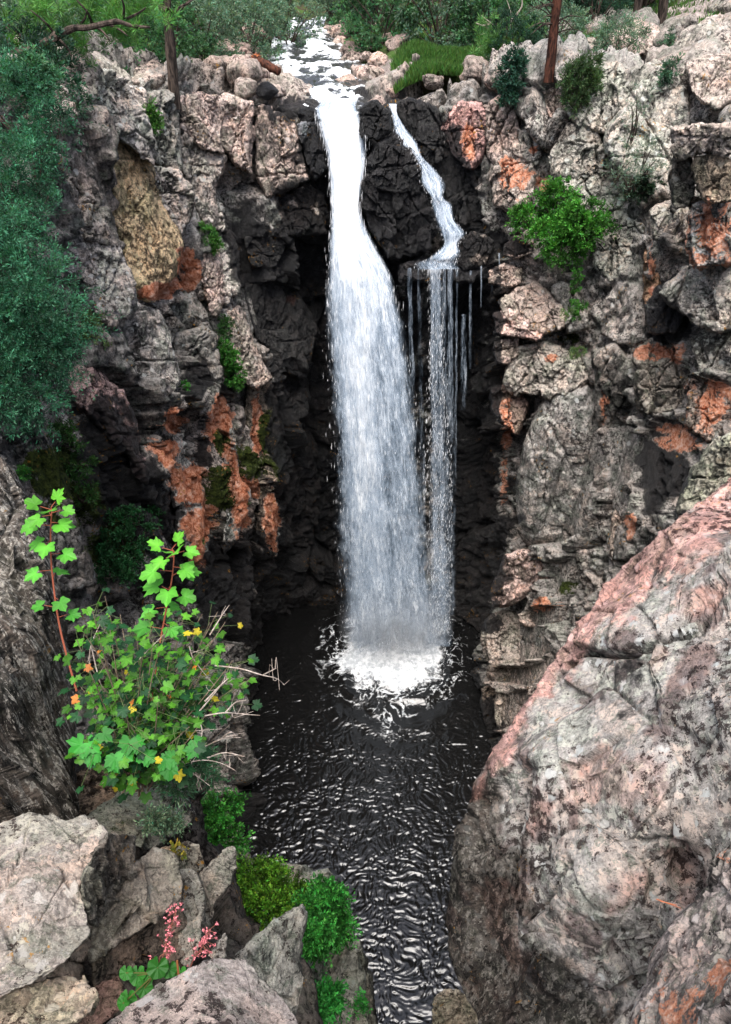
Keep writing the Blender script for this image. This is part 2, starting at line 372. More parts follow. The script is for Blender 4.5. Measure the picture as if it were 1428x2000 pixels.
# plateau heights
STREAM = [(20.6,-.75,.9,19.1),(21.6,-.7,1.0,19.12),(23,-.9,1.9,19.2),(24.5,-1.1,2.4,19.35),(27,-1.7,2.5,19.5),(30,-2.0,1.6,19.66),(34,-2.5,1.4,19.85),(42,-2.0,1.4,20.0),(70,-4,2,20.4)]
SA = np.array(STREAM)
def plateau(x, y, detail=True):
    xc = np.interp(y, SA[:, 0], SA[:, 1]); w = np.interp(y, SA[:, 0], SA[:, 2]); zs = np.interp(y, SA[:, 0], SA[:, 3])
    z = 19.75 + .012 * np.clip(y - 22, 0, 60) + .10 * np.clip(x - 5, 0, 14) + .06 * np.clip(-x - 6, 0, 10) + .05 * np.clip(14 - y, 0, 30)
    z = np.where(y < 21, np.maximum(z, 20.0), z)
    if detail:
        Q = np.stack([x * .35, y * .35, 0 * x], -1); z = z + .28 * fbm(Q, 44, 4)
    d = np.abs(x - xc) - w * .5
    k = sstep(-.2, 1.6, d)
    zz = (zs - .3) * (1 - k) + z * k
    z = np.where(y > 20.5, zz, z)
    return z + .06 * np.clip(y - 90, 0, 400)
def rim_dist(x, y):
    """signed distance to the rim polygon, negative inside the gorge"""
    Rm = RIM; A = Rm[:-1]; B = Rm[1:]
    d = np.full(x.shape, 1e9)
    for a, b in zip(A, B):
        ab = b - a; t = np.clip(((x - a[0]) * ab[0] + (y - a[1]) * ab[1]) / (ab @ ab), 0, 1)
        d = np.minimum(d, np.hypot(x - a[0] - t * ab[0], y - a[1] - t * ab[1]))
    ins = np.zeros(x.shape, bool); Q = np.concatenate([Rm, [[9, -3], [-5.6, -3]]])
    for i in range(len(Q)):
        (x1, y1), (x2, y2) = Q[i], Q[(i + 1) % len(Q)]
        c = ((y1 > y) != (y2 > y)) & (x < (x2 - x1) * (y - y1) / (y2 - y1 + 1e-12) + x1); ins ^= c
    return np.where(ins, -d, d)
gx = np.concatenate([np.linspace(-700, -45, 30), np.linspace(-42, 44, 520), np.linspace(47, 700, 30)])
gy = np.concatenate([np.linspace(-60, 14, 50), np.linspace(14.3, 50, 420), np.linspace(50.5, 90, 80), np.linspace(95, 1400, 40)])
GX, GY = np.meshgrid(gx, gy)
gz = plateau(GX.ravel(), GY.ravel()); rd = rim_dist(GX.ravel(), GY.ravel())
PV = np.stack([GX.ravel(), GY.ravel(), gz], -1)
b1, _ = blocks(PV, 1.5, .35, 71, (1, 1, 1)); b2, _ = blocks(PV, .5, .12, 72, (1, 1, 1))
rocky = np.exp(-(np.maximum(rd, 0) / 5.) ** 2); rocky = np.clip(rocky + sstep(5, 9, PV[:, 0]) * (PV[:, 1] < 34) * .8, 0, 1)
lawn = np.exp(-(((PV[:, 0] - 2.1) / 1.25) ** 2 + ((PV[:, 1] - 24.8) / 2.0) ** 2) ** 2); rocky = rocky * (1 - lawn)
PV[:, 2] += (b1 + b2) * (.25 + rocky) * (1 - lawn) + .1 * lawn
PV[:, 2] = np.where(rd < 2.3, -4.0, PV[:, 2])
stamp(PV[(rd > 2.4)])
# fill the holes of the lookup
for _ in range(60):
    e = depthmap > 1e8
    if not e.any(): break
    nb = np.full_like(depthmap, 1e9)
    for dy, dx in ((0, 1), (0, -1), (1, 0), (-1, 0)):
        nb = np.minimum(nb, np.roll(depthmap, (dy, dx), (0, 1)))
    depthmap = np.where(e, nb, depthmap)
def base_depth(px, py):
    ix = np.clip(((np.asarray(px) - LX0) / CELL).astype(int), 0, LW - 1); iy = np.clip(((np.asarray(py) - LY0) / CELL).astype(int), 0, LH - 1)
    return depthmap[iy, ix]
def on(px, py, lift=0.): return P(px, py, float(base_depth(px, py)) - lift)
# ground sheet
q = NT('forest_ground'); p = q.pos(); a = q.sep(q.attr('tint'))
c = q.mix(q.ss(q.noise(p, 1.2, 5, .7), .4, .62), (.05, .04, .025), (.045, .085, .02))
c = q.mix(q.ss(q.noise(p, 7, 4, .7), .55, .7, 0, .6), c, (.14, .12, .09))
rk = q.mix(q.ss(q.noise(p, 2.2, 7, .75), .35, .7), (.14, .12, .11), (.46, .39, .36)); rk = q.mix(q.ss(q.noise(p, 9, 6, .8), .58, .66), rk, (.03, .03, .03))
c = q.mix(q.ss(q.math('MULTIPLY_ADD', q.math('SUBTRACT', q.noise(p, .9, 4), .5), 1.6, a[0]), .35, .6), c, rk)
b = q.bsdf(c, .95, .1); q.bump(b, q.noise(p, 5, 6, .7), .8, .12); MG = q.link(b.outputs[0])
o = obj('ground', mesh('ground', PV, grid_faces(len(gy), len(gx)), MG, np.stack([rocky, rocky * 0, rocky * 0], -1))); o['kind'] = 'structure'
# ------------------------------------------------------------------ rocks traced as solid bodies
def in_poly(x, y, Q):
    ins = np.zeros(np.shape(x), bool)
    for i in range(len(Q)):
        (x1, y1), (x2, y2) = Q[i], Q[(i + 1) % len(Q)]
        ins ^= ((y1 > y) != (y2 > y)) & (x < (x2 - x1) * (y - y1) / (y2 - y1 + 1e-12) + x1)
    return ins
RS = [0]
OUTL = []
def body(outline, depth=None, lift=.3, slope=.55, thick=None, edge=.22, rnd=1.0, c=None, K=220, J=70, amp=1.0, fs=1.0, tint=(1, 1, 1), rim=3.0,
         mat=None, msk=None, cracks=(), bumps=(), plates=(), squash=(1, 1, .7), soft=.28, name='rock', paint=True, parent=None, sal=0, wet=0, moss=0, pale=.3, cutfreq=1.):
    """A closed rock body. Its outline is a loop of bearings, its face is a fitted plane at its own distance,
    rounded at the edge, and it is `thick` metres deep behind that face."""
    RS[0] += 1; seed = 100 + RS[0] * 7
    Q = np.array(outline, float); n = len(Q)
    t = np.linspace(0, n, K, endpoint=False)
    Qe = np.concatenate([Q[-1:], Q, Q[:2]]); crv = cr(Qe, t + 1); i0 = np.floor(t).astype(int) % n; f = (t - np.floor(t))[:, None]
    lin = Q[i0] * (1 - f) + Q[(i0 + 1) % n] * f
    Bd = crv * soft + lin * (1 - soft)
    nn = np.stack([Bd[:, 0] / 24., Bd[:, 1] / 24., 0 * Bd[:, 0] + seed], -1)
    Bd = Bd + rim * np.stack([fbm(nn, seed, 4), fbm(nn + 9, seed + 1, 4)], -1)
    c = np.array(c if c else Bd.mean(0), float)
    r = np.linspace(0, 1, J) ** .8
    L = np.linalg.norm(Bd - c, axis=1)
    Gp = c + (Bd - c)[None] * r[:, None, None]; e = (1 - r)[:, None] * L[None]
    # depth
    if depth is None:
        s = c + (Bd[::6] - c)[None] * np.array([.3, .6, .9])[:, None, None]; s = s.reshape(-1, 2)
        zz = base_depth(s[:, 0], s[:, 1]); med = np.median(zz)
        A = np.c_[np.ones(len(s)), s - c]; w = np.abs(zz - med) < 3.
        if w.sum() < 5: w[:] = True
        co = np.linalg.lstsq(A[w], zz[w], rcond=None)[0]; g = co[1:] * slope
        gm = np.linalg.norm(g); lim = .035
        if gm > lim: g = g * lim / gm
        z0 = med - lift; D = z0 + (Gp - c) @ g; zc = z0
    else:
        dd = np.array(depth, float); xy = dd[:, :2]; zz = dd[:, 2]
        A = np.c_[np.ones(len(dd)), xy - c] if len(dd) >= 3 else np.ones((len(dd), 1))
        co = np.linalg.lstsq(A, zz, rcond=None)[0]; res = zz - A @ co
        F = Gp.reshape(-1, 2); AF = np.c_[np.ones(len(F)), F - c] if len(dd) >= 3 else np.ones((len(F), 1))
        W = 1 / (((F[:, None] - xy[None]) ** 2).sum(2) + 60. ** 2) ** 1.3
        D = (AF @ co + (W * res).sum(1) / W.sum(1)).reshape(Gp.shape[:2]); zc = float(zz.mean())
    size = 2 * np.median(L) * zc / FPX
    er = edge * np.median(L); qd = np.clip(1 - e / er, 0, 1)
    D = D + rnd * er * zc / FPX * (1 - np.sqrt(np.clip(1 - qd * qd, 0, 1)))
    for bx, by, br, bh in bumps:
        D = D - bh * np.exp(-(((Gp[..., 0] - bx) ** 2 + (Gp[..., 1] - by) ** 2) / br ** 2))
    X = Pv(Gp[..., 0], Gp[..., 1], D)
    thick = thick if thick else size * .8
    Bk = 26; front = X[-1]; cc = Pv(c[0], c[1], zc); ray = (cc - np.array([0, 0, CH])); ray /= np.linalg.norm(ray)
    rows = []
    for k in range(1, Bk + 1):
        u = k / Bk; sh = 1 - .12 * u ** 1.5 if u < .8 else (1 - .12 * .8 ** 1.5) * np.sqrt(max(0, 1 - ((u - .8) / .2) ** 2))
        ctr = front.mean(0); rows.append(ctr + (front - ctr) * sh + ray * thick * u)
    X = np.concatenate([X, np.array(rows)], 0)
    Nm = grid_normals(X, True); tocam = np.array([0, 0, CH]) - cc
    if (Nm[J // 2] @ tocam).mean() < 0: Nm = -Nm
    S = X.reshape(-1, 3); Nf = Nm.reshape(-1, 3)
    Nf = np.where(np.linalg.norm(Nf, axis=1, keepdims=True) < .5, tocam / np.linalg.norm(tocam), Nf)
    a1, h1 = blocks(S, size * .42 / cutfreq, size * .09, seed, squash, crack=.2, cw=.03, tilt=1.3, warp=.04); a2, h2 = blocks(S, size * .16 / cutfreq, size * .034, seed + 1, squash, crack=.12, cw=.04, tilt=1.6, warp=.03)
    a3, _ = blocks(S, size * .06, size * .010, seed + 2, squash, crack=.05, tilt=1.6, warp=.03)
    dsp = amp * (a1 + a2 + a3 + size * .012 * fbm(S / size * 4 * fs, seed + 3, 6, .5))
    Gall = np.concatenate([Gp, np.repeat(Gp[-1:], Bk, 0)], 0).reshape(-1, 2)
    fr = np.concatenate([np.ones((J, K)), np.zeros((Bk, K))], 0).reshape(-1)
    inner = np.concatenate([sstep(0, er * .5 + 1e-6, e) * .75 + .25, np.full((Bk, K), .5)], 0).reshape(-1)
    dsp = dsp * inner
    for pts, w, dep in cracks:
        pts = np.array(pts, float); dm = np.full(len(Gall), 1e9)
        wob = 4 * fbm(np.stack([Gall[:, 0] / 18, Gall[:, 1] / 18, 0 * Gall[:, 0]], -1), seed + 8, 3)
        for a_, b_ in zip(pts[:-1], pts[1:]):
            ab = b_ - a_; tt = np.clip(((Gall - a_) @ ab) / (ab @ ab), 0, 1); dm = np.minimum(dm, np.linalg.norm(Gall + wob[:, None] - a_ - tt[:, None] * ab, axis=1))
        dsp = dsp - fr * dep * np.exp(-(dm / w) ** 2)
    for pts, hgt, w in plates:
        pts = np.array(pts, float); dm = np.full(len(Gall), 1e9); wb_ = 9 * fbm(np.stack([Gall[:, 0] / 40, Gall[:, 1] / 40, 0 * Gall[:, 0]], -1), seed + 18, 4)
        for a_, b_ in zip(pts, np.roll(pts, -1, 0)):
            ab = b_ - a_; tt = np.clip(((Gall - a_) @ ab) / (ab @ ab), 0, 1); dm = np.minimum(dm, np.linalg.norm(Gall - a_ - tt[:, None] * ab, axis=1))
        sd_ = np.where(in_poly(Gall[:, 0], Gall[:, 1], pts), dm, -dm) + wb_
        dsp = dsp + fr * hgt * sstep(0, w, sd_)
    S = S + Nf * dsp[:, None]
    # close the polar seam at the centre: collapse ring 0
    S[:K] = S[:K].mean(0)
    if depth is None or paint:
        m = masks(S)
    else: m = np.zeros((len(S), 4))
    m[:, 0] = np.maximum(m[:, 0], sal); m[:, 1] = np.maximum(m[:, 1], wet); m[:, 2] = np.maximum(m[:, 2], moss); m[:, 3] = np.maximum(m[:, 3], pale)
    if msk is not None:
        mm = msk(Gall, S, fr); m = np.maximum(m, mm) if mm is not None else m
    tt = np.array(tint)[None] * (.88 + .24 * _r(h1, 3)[:, None])
    me = mesh(name, S, grid_faces(J + Bk, K, True), mat or MR, tt, m)
    lo = S[:, 2].min(); org = (S[:, 0].mean(), S[:, 1].mean(), lo)
    return obj(name, me, parent, tuple(float(v) for v in org))
def trock(outline, label, name='rock', cat='rock', group=None, **kw):
    oa = np.array(outline, float); mn_, mx_ = oa.min(0), oa.max(0); gg = np.random.default_rng(int(oa.sum()))
    if 'cracks' not in kw and (mx_ - mn_).min() > 30:
        L_ = []
        for _ in range(2 + int((mx_ - mn_).max() > 120)):
            x_ = gg.uniform(mn_[0] + .2 * (mx_ - mn_)[0], mx_[0] - .2 * (mx_ - mn_)[0]); s_ = gg.normal(0, .12) * (mx_ - mn_)[1]
            L_.append(([(x_ - s_, mn_[1] - 5), (x_ + gg.normal(0, 5), mn_[1] * .6 + mx_[1] * .4), (x_ + s_, mn_[1] + (mx_ - mn_)[1] * gg.uniform(.6, 1.1))], gg.uniform(1.3, 2.6), gg.uniform(.08, .2)))
        if gg.random() < .6:
            y_ = gg.uniform(mn_[1] + .3 * (mx_ - mn_)[1], mx_[1] - .25 * (mx_ - mn_)[1]); L_.append(([(mn_[0] - 5, y_ + gg.normal(0, 8)), (mx_[0] + 5, y_ + gg.normal(0, 8))], 1.8, .12))
        kw['cracks'] = L_
    OUTL.append(outline); t_ = np.array(kw.get('tint', (1, 1, 1))); kw['tint'] = tuple(t_ * (1.55 if outline[0][0] < 700 else 1.25))
    return tag(body(outline, name=name, **kw), label, cat, group)
def dY(*a): return [(x, y, zfY(x, y, Y)) for x, y, Y in a]
PK = (1.17, .97, .91); GY_ = (.82, .82, .82); DK = (.5, .5, .5)
# ---- left wall
trock([(162,150),(200,138),(245,160),(285,178),(292,240),(302,322),(270,300),(230,272),(192,246),(170,205)], 'grey rounded head of the tall pillar on the left rim, above the ochre face', 'rim_rock', tint=(.95,.92,.9), lift=.5)
trock([(192,243),(235,262),(300,322),(318,400),(362,470),(352,530),(292,592),(252,562),(232,480),(214,380),(196,300)], 'tall pillar face streaked with ochre yellow below the rounded left rim head', 'rock_pillar', 'rock pillar', tint=(1.15,.93,.62), lift=.35, amp=.6,
      msk=None, edge=.3)
trock([(298,325),(345,333),(378,372),(372,430),(345,462),(320,430),(306,370)], 'pale flat-topped rock knob on the right flank of the ochre pillar', 'boulder', tint=(1.05,.98,.93), lift=.6)
trock([(290,180),(340,183),(352,250),(358,335),(332,335),(302,318)], 'dark lichened block with a green plant, right of the rounded pillar head', 'rock_block', tint=(.6,.6,.58), lift=.2)
trock([(100,250),(160,248),(188,330),(214,420),(232,482),(180,480),(122,425),(95,320)], 'dark grey slab between the juniper and the ochre pillar', 'rock_slab', tint=(.62,.58,.56), lift=.1)
trock([(92,470),(180,448),(232,470),(264,560),(272,602),(225,645),(150,575),(95,525)], 'large grey boulder bulging from the wall right of the juniper', 'boulder', 'boulder', tint=(.85,.83,.82), lift=.45)
trock([(205,650),(262,588),(312,608),(342,680),(352,750),(322,785),(260,772),(213,722)], 'rounded mottled grey boulder on the left wall above the dark overhang', 'boulder', 'boulder', tint=(.9,.88,.86), lift=.6)
trock([(302,590),(380,568),(416,640),(432,760),(402,812),(356,792),(342,700)], 'dark grey rib of rock under the orange patch on the left wall', 'rock_rib', tint=(.62,.62,.6), lift=.35)
trock([(128,722),(175,708),(230,760),(266,830),(287,945),(268,905),(200,842),(145,782)], 'tilted maroon-stained slab capping a black overhang on the left wall', 'rock_slab', tint=(.85,.62,.62), lift=.8, thick=1.0)
trock([(376,500),(405,465),(430,500),(440,590),(420,620),(396,560)], 'small pale stacked rock beside the green tuft, left wall', 'rock', tint=PK, lift=.3)
trock([(342,190),(385,178),(425,190),(415,240),(440,300),(400,290),(352,250)], 'pinkish sloping rim rock behind the lone pine trunk', 'rim_rock', tint=PK, lift=.2)
trock([(405,215),(440,185),(495,200),(497,215),(488,300),(492,342),(455,312),(420,270)], 'pinkish cream block left of the long vertical crack near the falls', 'rock_block', tint=(1.25,1.05,.98), lift=.35)
trock([(500,216),(545,218),(578,242),(592,300),(606,352),(560,374),(522,386),(500,342)], 'lichen-spotted pink block right of the long vertical crack', 'rock_block', tint=(.95,.82,.77), lift=.35)
trock([(580,242),(618,236),(636,330),(614,352),(594,302)], 'small dark blue-grey block touching the left edge of the main fall', 'rock_block', tint=(.36,.39,.44), lift=.35)
trock([(525,392),(590,364),(632,382),(638,455),(580,462),(542,452)], 'brown-grey block under the lichen-spotted block beside the main fall', 'rock_block', tint=(.62,.56,.52), lift=.3)
trock([(352,252),(400,292),(440,305),(420,370),(430,450),(400,440),(372,380),(356,330)], 'pale broken face with black cracks below the pinkish rim rock', 'rock_block', tint=(.9,.84,.8), lift=.15)
trock([(385,375),(405,385),(440,430),(460,480),(465,560),(440,600),(425,520),(400,440)], 'thin pale rib with streaked white stone, left of the black recess', 'rock_rib', tint=(1.1,1.05,1), lift=.2)
trock([(430,605),(465,600),(500,680),(530,740),(500,762),(460,742),(433,680)], 'flaky pale rock stack above the green fern tuft on the buttress', 'rock_stack', tint=(1.05,.93,.87), lift=.45)
trock([(288,762),(345,790),(352,880),(398,960),(396,1088),(368,1092),(342,985),(302,885)], 'orange-faced rib, leftmost of the salmon ribs low on the left wall', 'rock_rib', lift=.4, soft=.8, sal=.25)
trock([(405,805),(438,770),(456,860),(470,930),(490,962),(460,1060),(435,1085),(448,985),(416,905)], 'salmon-patched middle rib low on the left wall', 'rock_rib', lift=.45, soft=.8, sal=.2)
trock([(484,742),(530,738),(546,830),(550,900),(522,950),(540,1000),(514,1055),(500,905),(480,822)], 'brown and mossy outermost rib at the corner of the left buttress', 'rock_rib', lift=.4, tint=(.6,.52,.45), soft=.8)
trock([(-60,760),(0,800),(60,780),(112,900),(150,1020),(192,1142),(122,1162),(60,1052),(-40,980)], 'smooth dark grey slab behind the lowest juniper branches', 'rock_slab', lift=.9, tint=(.42,.42,.42))
trock([(185,960),(240,970),(300,1010),(330,1080),(270,1130),(210,1090)], 'mossy dark ledge rock under the dark fern clump', 'ledge_rock', lift=.1, tint=DK)
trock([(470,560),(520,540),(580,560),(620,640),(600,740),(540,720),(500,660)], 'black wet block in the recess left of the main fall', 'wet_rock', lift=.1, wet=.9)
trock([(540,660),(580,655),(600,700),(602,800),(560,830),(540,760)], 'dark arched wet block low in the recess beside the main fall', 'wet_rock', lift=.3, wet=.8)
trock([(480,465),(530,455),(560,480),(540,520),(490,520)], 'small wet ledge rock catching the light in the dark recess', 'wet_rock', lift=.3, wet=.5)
# ---- between the falls
trock([(700,212),(728,195),(758,215),(762,255),(738,275),(702,266)], 'round wet black boulder on the lip between the two falls', 'wet_boulder', 'boulder', depth=dY((700,230,20.8),(760,230,20.8),(730,270,20.7)), wet=1, tint=DK)
trock([(722,330),(730,285),(775,262),(812,290),(822,345),(790,380),(735,370)], 'faceted wet black boulder below the lip, left of the side cascade', 'wet_boulder', 'boulder', depth=dY((720,300,20.6),(820,300,20.7),(760,370,20.4)), wet=.85, tint=(.8,.8,.85), amp=1.5)
trock([(704,400),(715,340),(770,355),(825,350),(848,420),(862,462),(830,490),(780,508),(755,500),(722,450)], 'big black glistening wedge of rock between main fall and side cascade', 'wet_rock_wedge', 'rock', depth=dY((700,400,20.5),(850,400,20.7),(780,500,20.5)), wet=.9, tint=(.8,.8,.85), amp=1.5)
trock([(772,205),(800,190),(850,205),(870,240),(868,300),(840,330),(815,290),(790,250)], 'black undercut rock right of the top of the side cascade', 'wet_rock', depth=dY((780,250,21.6),(870,250,21.5),(840,320,21.3)), wet=.95)
trock([(838,300),(880,270),(925,330),(960,400),(975,460),(930,470),(890,440),(866,380)], 'black wet hollow wall right of the side cascade', 'wet_rock', depth=dY((850,330,21.6),(960,380,21.0),(900,450,21.3)), wet=.95)
trock([(782,520),(815,504),(900,500),(968,512),(972,540),(900,550),(820,548),(786,546)], 'flat wet ledge from which the thin veil drops', 'wet_ledge', 'ledge', depth=dY((790,530,20.5),(960,530,20.4),(870,545,20.3)), wet=.75, tint=(1,1,1.1), thick=1.8, amp=.7, edge=.2)
trock([(895,470),(925,450),(965,470),(950,515),(905,530),(882,510)], 'brown-grey wet rock beside the foot of the side cascade', 'wet_rock', depth=dY((890,490,20.4),(960,490,20.2),(920,525,20.2)), wet=.35, tint=(.6,.55,.52))
trock([(985,478),(1010,462),(1042,470),(1040,495),(1005,505),(985,498)], 'small pinkish stone just left of the bright green shrub', 'stone', depth=dY((1010,480,19.4)), tint=PK)
trock([(955,530),(985,515),(1020,522),(1018,552),(985,562),(958,552)], 'small cream stone above the pink ledge rocks, right of the veil', 'stone', depth=dY((990,540,19.2)), tint=(1.2,1,.92))
# ---- right wall, upper
trock([(862,245),(888,206),(940,200),(952,250),(945,302),(920,332),(884,302)], 'smooth pink boulder on the rim right of the side cascade', 'boulder', 'boulder', tint=(1.25,.82,.8), lift=.45)
trock([(945,205),(985,190),(1015,215),(1010,280),(975,330),(948,300)], 'pinkish grey upright block right of the smooth pink boulder', 'rock_block', tint=(1.05,.88,.83), lift=.3)
trock([(965,320),(1000,275),(1036,280),(1046,340),(1040,395),(1002,412),(964,402),(960,360)], 'salmon-cheeked boulder on the right wall, left above the green shrub', 'boulder', 'boulder', tint=(1,.9,.85), lift=.55, sal=.15)
trock([(1012,255),(1045,248),(1056,300),(1050,325),(1022,310)], 'grey stone with a rust-red spot on the right wall', 'stone', tint=(.75,.72,.7), lift=.35)
trock([(1072,300),(1110,240),(1165,250),(1185,300),(1175,340),(1120,352),(1078,345)], 'grey lichened boulder above the bright green shrub', 'boulder', 'boulder', tint=(.85,.85,.8), lift=.4)
trock([(1060,180),(1100,165),(1115,200),(1105,240),(1075,235)], 'pale stone right of the red pine trunk foot', 'stone', tint=PK, lift=.2)
trock([(1105,215),(1150,130),(1210,120),(1240,165),(1230,240),(1190,265),(1140,250)], 'broad pale lichened rock left of the big slab on the right slope', 'slope_rock', tint=(.98,.98,.93), lift=.3, pale=.7)
trock([(1186,262),(1240,170),(1292,115),(1342,172),(1352,240),(1332,300),(1300,362),(1230,352),(1190,312)], 'largest pale grey slab leaning on the upper right slope', 'slope_slab', 'rock', tint=(1.0,1.0,.96), lift=.4, amp=.7, pale=.8)
trock([(1100,350),(1160,335),(1215,350),(1220,400),(1160,430),(1110,400)], 'grey-green lichened rock face just right above the green shrub', 'slope_rock', tint=(.85,.88,.82), lift=.2, pale=.7)
trock([(1150,430),(1215,410),(1260,440),(1250,520),(1200,560),(1160,520)], 'grey lichened rock right of the bright green shrub', 'slope_rock', tint=(.85,.87,.82), lift=.2, pale=.6)
trock([(1200,60),(1250,45),(1292,55),(1290,95),(1240,110),(1180,110),(1160,95)], 'long pinkish outcrop under the thin pine trunks, upper right', 'outcrop', 'rock', tint=(1.1,.95,.9), lift=.4)
trock([(1328,70),(1380,38),(1440,30),(1450,90),(1400,110),(1345,105)], 'grey outcrop at the top right edge of the slope', 'outcrop', 'rock', tint=(1,.93,.9), lift=.4)
trock([(1340,125),(1385,105),(1440,110),(1450,180),(1400,215),(1352,180)], 'knobbly pink-grey boulder at the right edge, below the top outcrop', 'boulder', 'boulder', tint=(1.05,.93,.88), lift=.4)
trock([(1312,252),(1370,240),(1440,246),(1440,302),(1390,292),(1332,312),(1312,292)], 'cream block capping the buttress at the right edge', 'rock_block', depth=dY((1312,270,14.5),(1440,270,13.5),(1380,300,14)), tint=(1.15,1.02,.95), thick=2)
trock([(1355,310),(1410,300),(1440,340),(1430,392),(1382,397),(1354,352)], 'tan rounded block beneath the cream cap at the right edge', 'rock_block', depth=dY((1355,340,14.2),(1440,340,13.4),(1390,390,13.6)), tint=(1,.85,.68), thick=2)
trock([(1315,295),(1350,310),(1355,360),(1350,400),(1318,410),(1310,350)], 'dark mossy stone left of the tan rounded block', 'stone', depth=dY((1330,350,14.8)), tint=(.45,.44,.4), thick=2)
trock([(1350,400),(1430,396),(1445,520),(1400,515),(1360,525),(1345,460)], 'crumbling orange layered rock below the tan block at the right edge', 'layered_rock', depth=dY((1350,450,14.3),(1440,450,13.5)), sal=.45, thick=2, amp=1.6)
trock([(1268,412),(1310,388),(1345,405),(1352,460),(1312,482),(1274,462)], 'white-topped boulder left of the orange layers on the right wall', 'boulder', 'boulder', tint=(1.2,1.12,1.05), lift=.7)
# ---- right wall, middle
trock([(976,590),(1010,560),(1050,553),(1102,600),(1104,640),(1060,652),(1018,640),(985,622)], 'rounded pinkish ledge block, top of the stack right of the veil', 'ledge_block', 'rock', tint=(1.12,.97,.9), depth=dY((976,600,18.8),(1104,610,17.9),(1040,640,18.0)), thick=2.2)
trock([(964,612),(1000,604),(1062,645),(1056,664),(1000,658),(968,650)], 'flat pale pink slab under the rounded ledge block', 'ledge_slab', 'rock', tint=(1.3,1.02,.98), depth=dY((964,630,18.6),(1060,640,17.9),(1000,656,18.1)), thick=2.2)
trock([(1075,560),(1100,548),(1135,580),(1150,640),(1110,650),(1098,600)], 'grey stone between the rounded ledge block and the hanging plant', 'stone', tint=(.8,.8,.78), lift=.3)
trock([(966,668),(1012,662),(1016,690),(990,712),(968,705)], 'small pink block left of the white-capped ledge rock', 'stone', tint=PK, depth=dY((990,690,18.3)), thick=2)
trock([(988,722),(1008,678),(1060,664),(1130,690),(1152,742),(1112,792),(1060,776),(1010,770),(985,745)], 'bulky ledge rock with a white flaky top above the grey column', 'ledge_rock', tint=(1.12,1.06,1), depth=dY((988,730,18.2),(1150,730,17.2),(1070,780,17.4)), thick=2.4)
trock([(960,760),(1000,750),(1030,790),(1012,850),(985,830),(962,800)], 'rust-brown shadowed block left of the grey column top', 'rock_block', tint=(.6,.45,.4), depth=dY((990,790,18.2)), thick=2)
trock([(1018,880),(1048,792),(1090,756),(1150,750),(1169,790),(1167,900),(1162,960),(1142,1040),(1100,1076),(1040,1072),(1010,1040),(1008,950)], 'tall smooth grey column streaked violet on the right wall', 'rock_column', 'rock column', tint=(.92,.92,.92), depth=dY((1018,900,17.3),(1167,880,16.4),(1090,1070,16.6),(1110,756,17.0)), amp=.45, edge=.45, thick=2.6)
trock([(1160,692),(1200,668),(1242,720),(1237,860),(1212,962),(1195,1062),(1172,1020),(1170,850)], 'narrow grey column behind the violet-streaked one', 'rock_column', 'rock column', tint=(.8,.78,.75), depth=dY((1160,800,16.5),(1240,800,16.0),(1195,1060,16.2)), amp=.5, thick=2.4)
trock([(1242,800),(1250,830),(1232,930),(1215,1060),(1238,1092),(1195,1095),(1188,1060),(1212,950)], 'thin tan rib like a plank beside the black ochre-spotted face', 'rock_rib', tint=(1.1,.95,.85), depth=dY((1220,950,15.4)), thick=1.5, amp=.6)
trock([(1238,850),(1290,800),(1342,830),(1335,930),(1300,1010),(1245,1075),(1228,970)], 'black rock face with ochre lichen above the big near boulder', 'rock_block', wet=.75, depth=dY((1240,930,15.6),(1340,900,15.0)), thick=2)
trock([(1240,690),(1290,640),(1345,680),(1352,790),(1290,815),(1250,790)], 'grey and ochre block with an orange top on the right wall', 'rock_block', tint=(.7,.66,.6), depth=dY((1240,740,15.5),(1350,740,14.8)), thick=2, amp=1.4)
trock([(1262,600),(1285,560),(1330,530),(1345,600),(1320,650),(1268,650)], 'black-varnished block left of the white-topped slab', 'rock_block', tint=(.5,.5,.52), wet=.6, depth=dY((1270,600,15.6),(1340,590,15.1)), thick=2)
trock([(1288,572),(1330,530),(1395,513),(1445,530),(1440,640),(1370,640),(1330,610)], 'white-topped grey slab at the right edge, half way down', 'rock_slab', tint=(1.12,1.1,1.05), depth=dY((1300,570,14.8),(1440,560,13.8)), thick=2)
trock([(1350,660),(1400,635),(1445,650),(1445,730),(1370,730)], 'pale layered block at the right edge under the white-topped slab', 'layered_block', 'rock', tint=(1,1,.95), depth=dY((1350,690,14.3),(1440,690,13.8)), thick=2)
trock([(1345,740),(1445,735),(1445,870),(1380,860),(1340,830)], 'orange-stained dark block at the right edge above the pale wedge', 'rock_block', tint=(.7,.6,.55), sal=.3, depth=dY((1345,800,14.0),(1440,800,13.4)), thick=2, amp=1.5)
trock([(1355,910),(1400,860),(1450,850),(1450,1000),(1330,1040),(1318,1000)], 'greenish pale wedge rock behind the ridge of the big near boulder', 'wedge_rock', 'rock', tint=(1,1,.85), depth=[(1355,920,7.5),(1450,900,7.0),(1330,1000,7.6)], thick=2)
trock([(1262,490),(1282,480),(1290,560),(1280,610),(1258,600)], 'upright rusty splinter of rock under the white-topped boulder', 'rock_splinter', tint=(1,.65,.45), lift=.5)
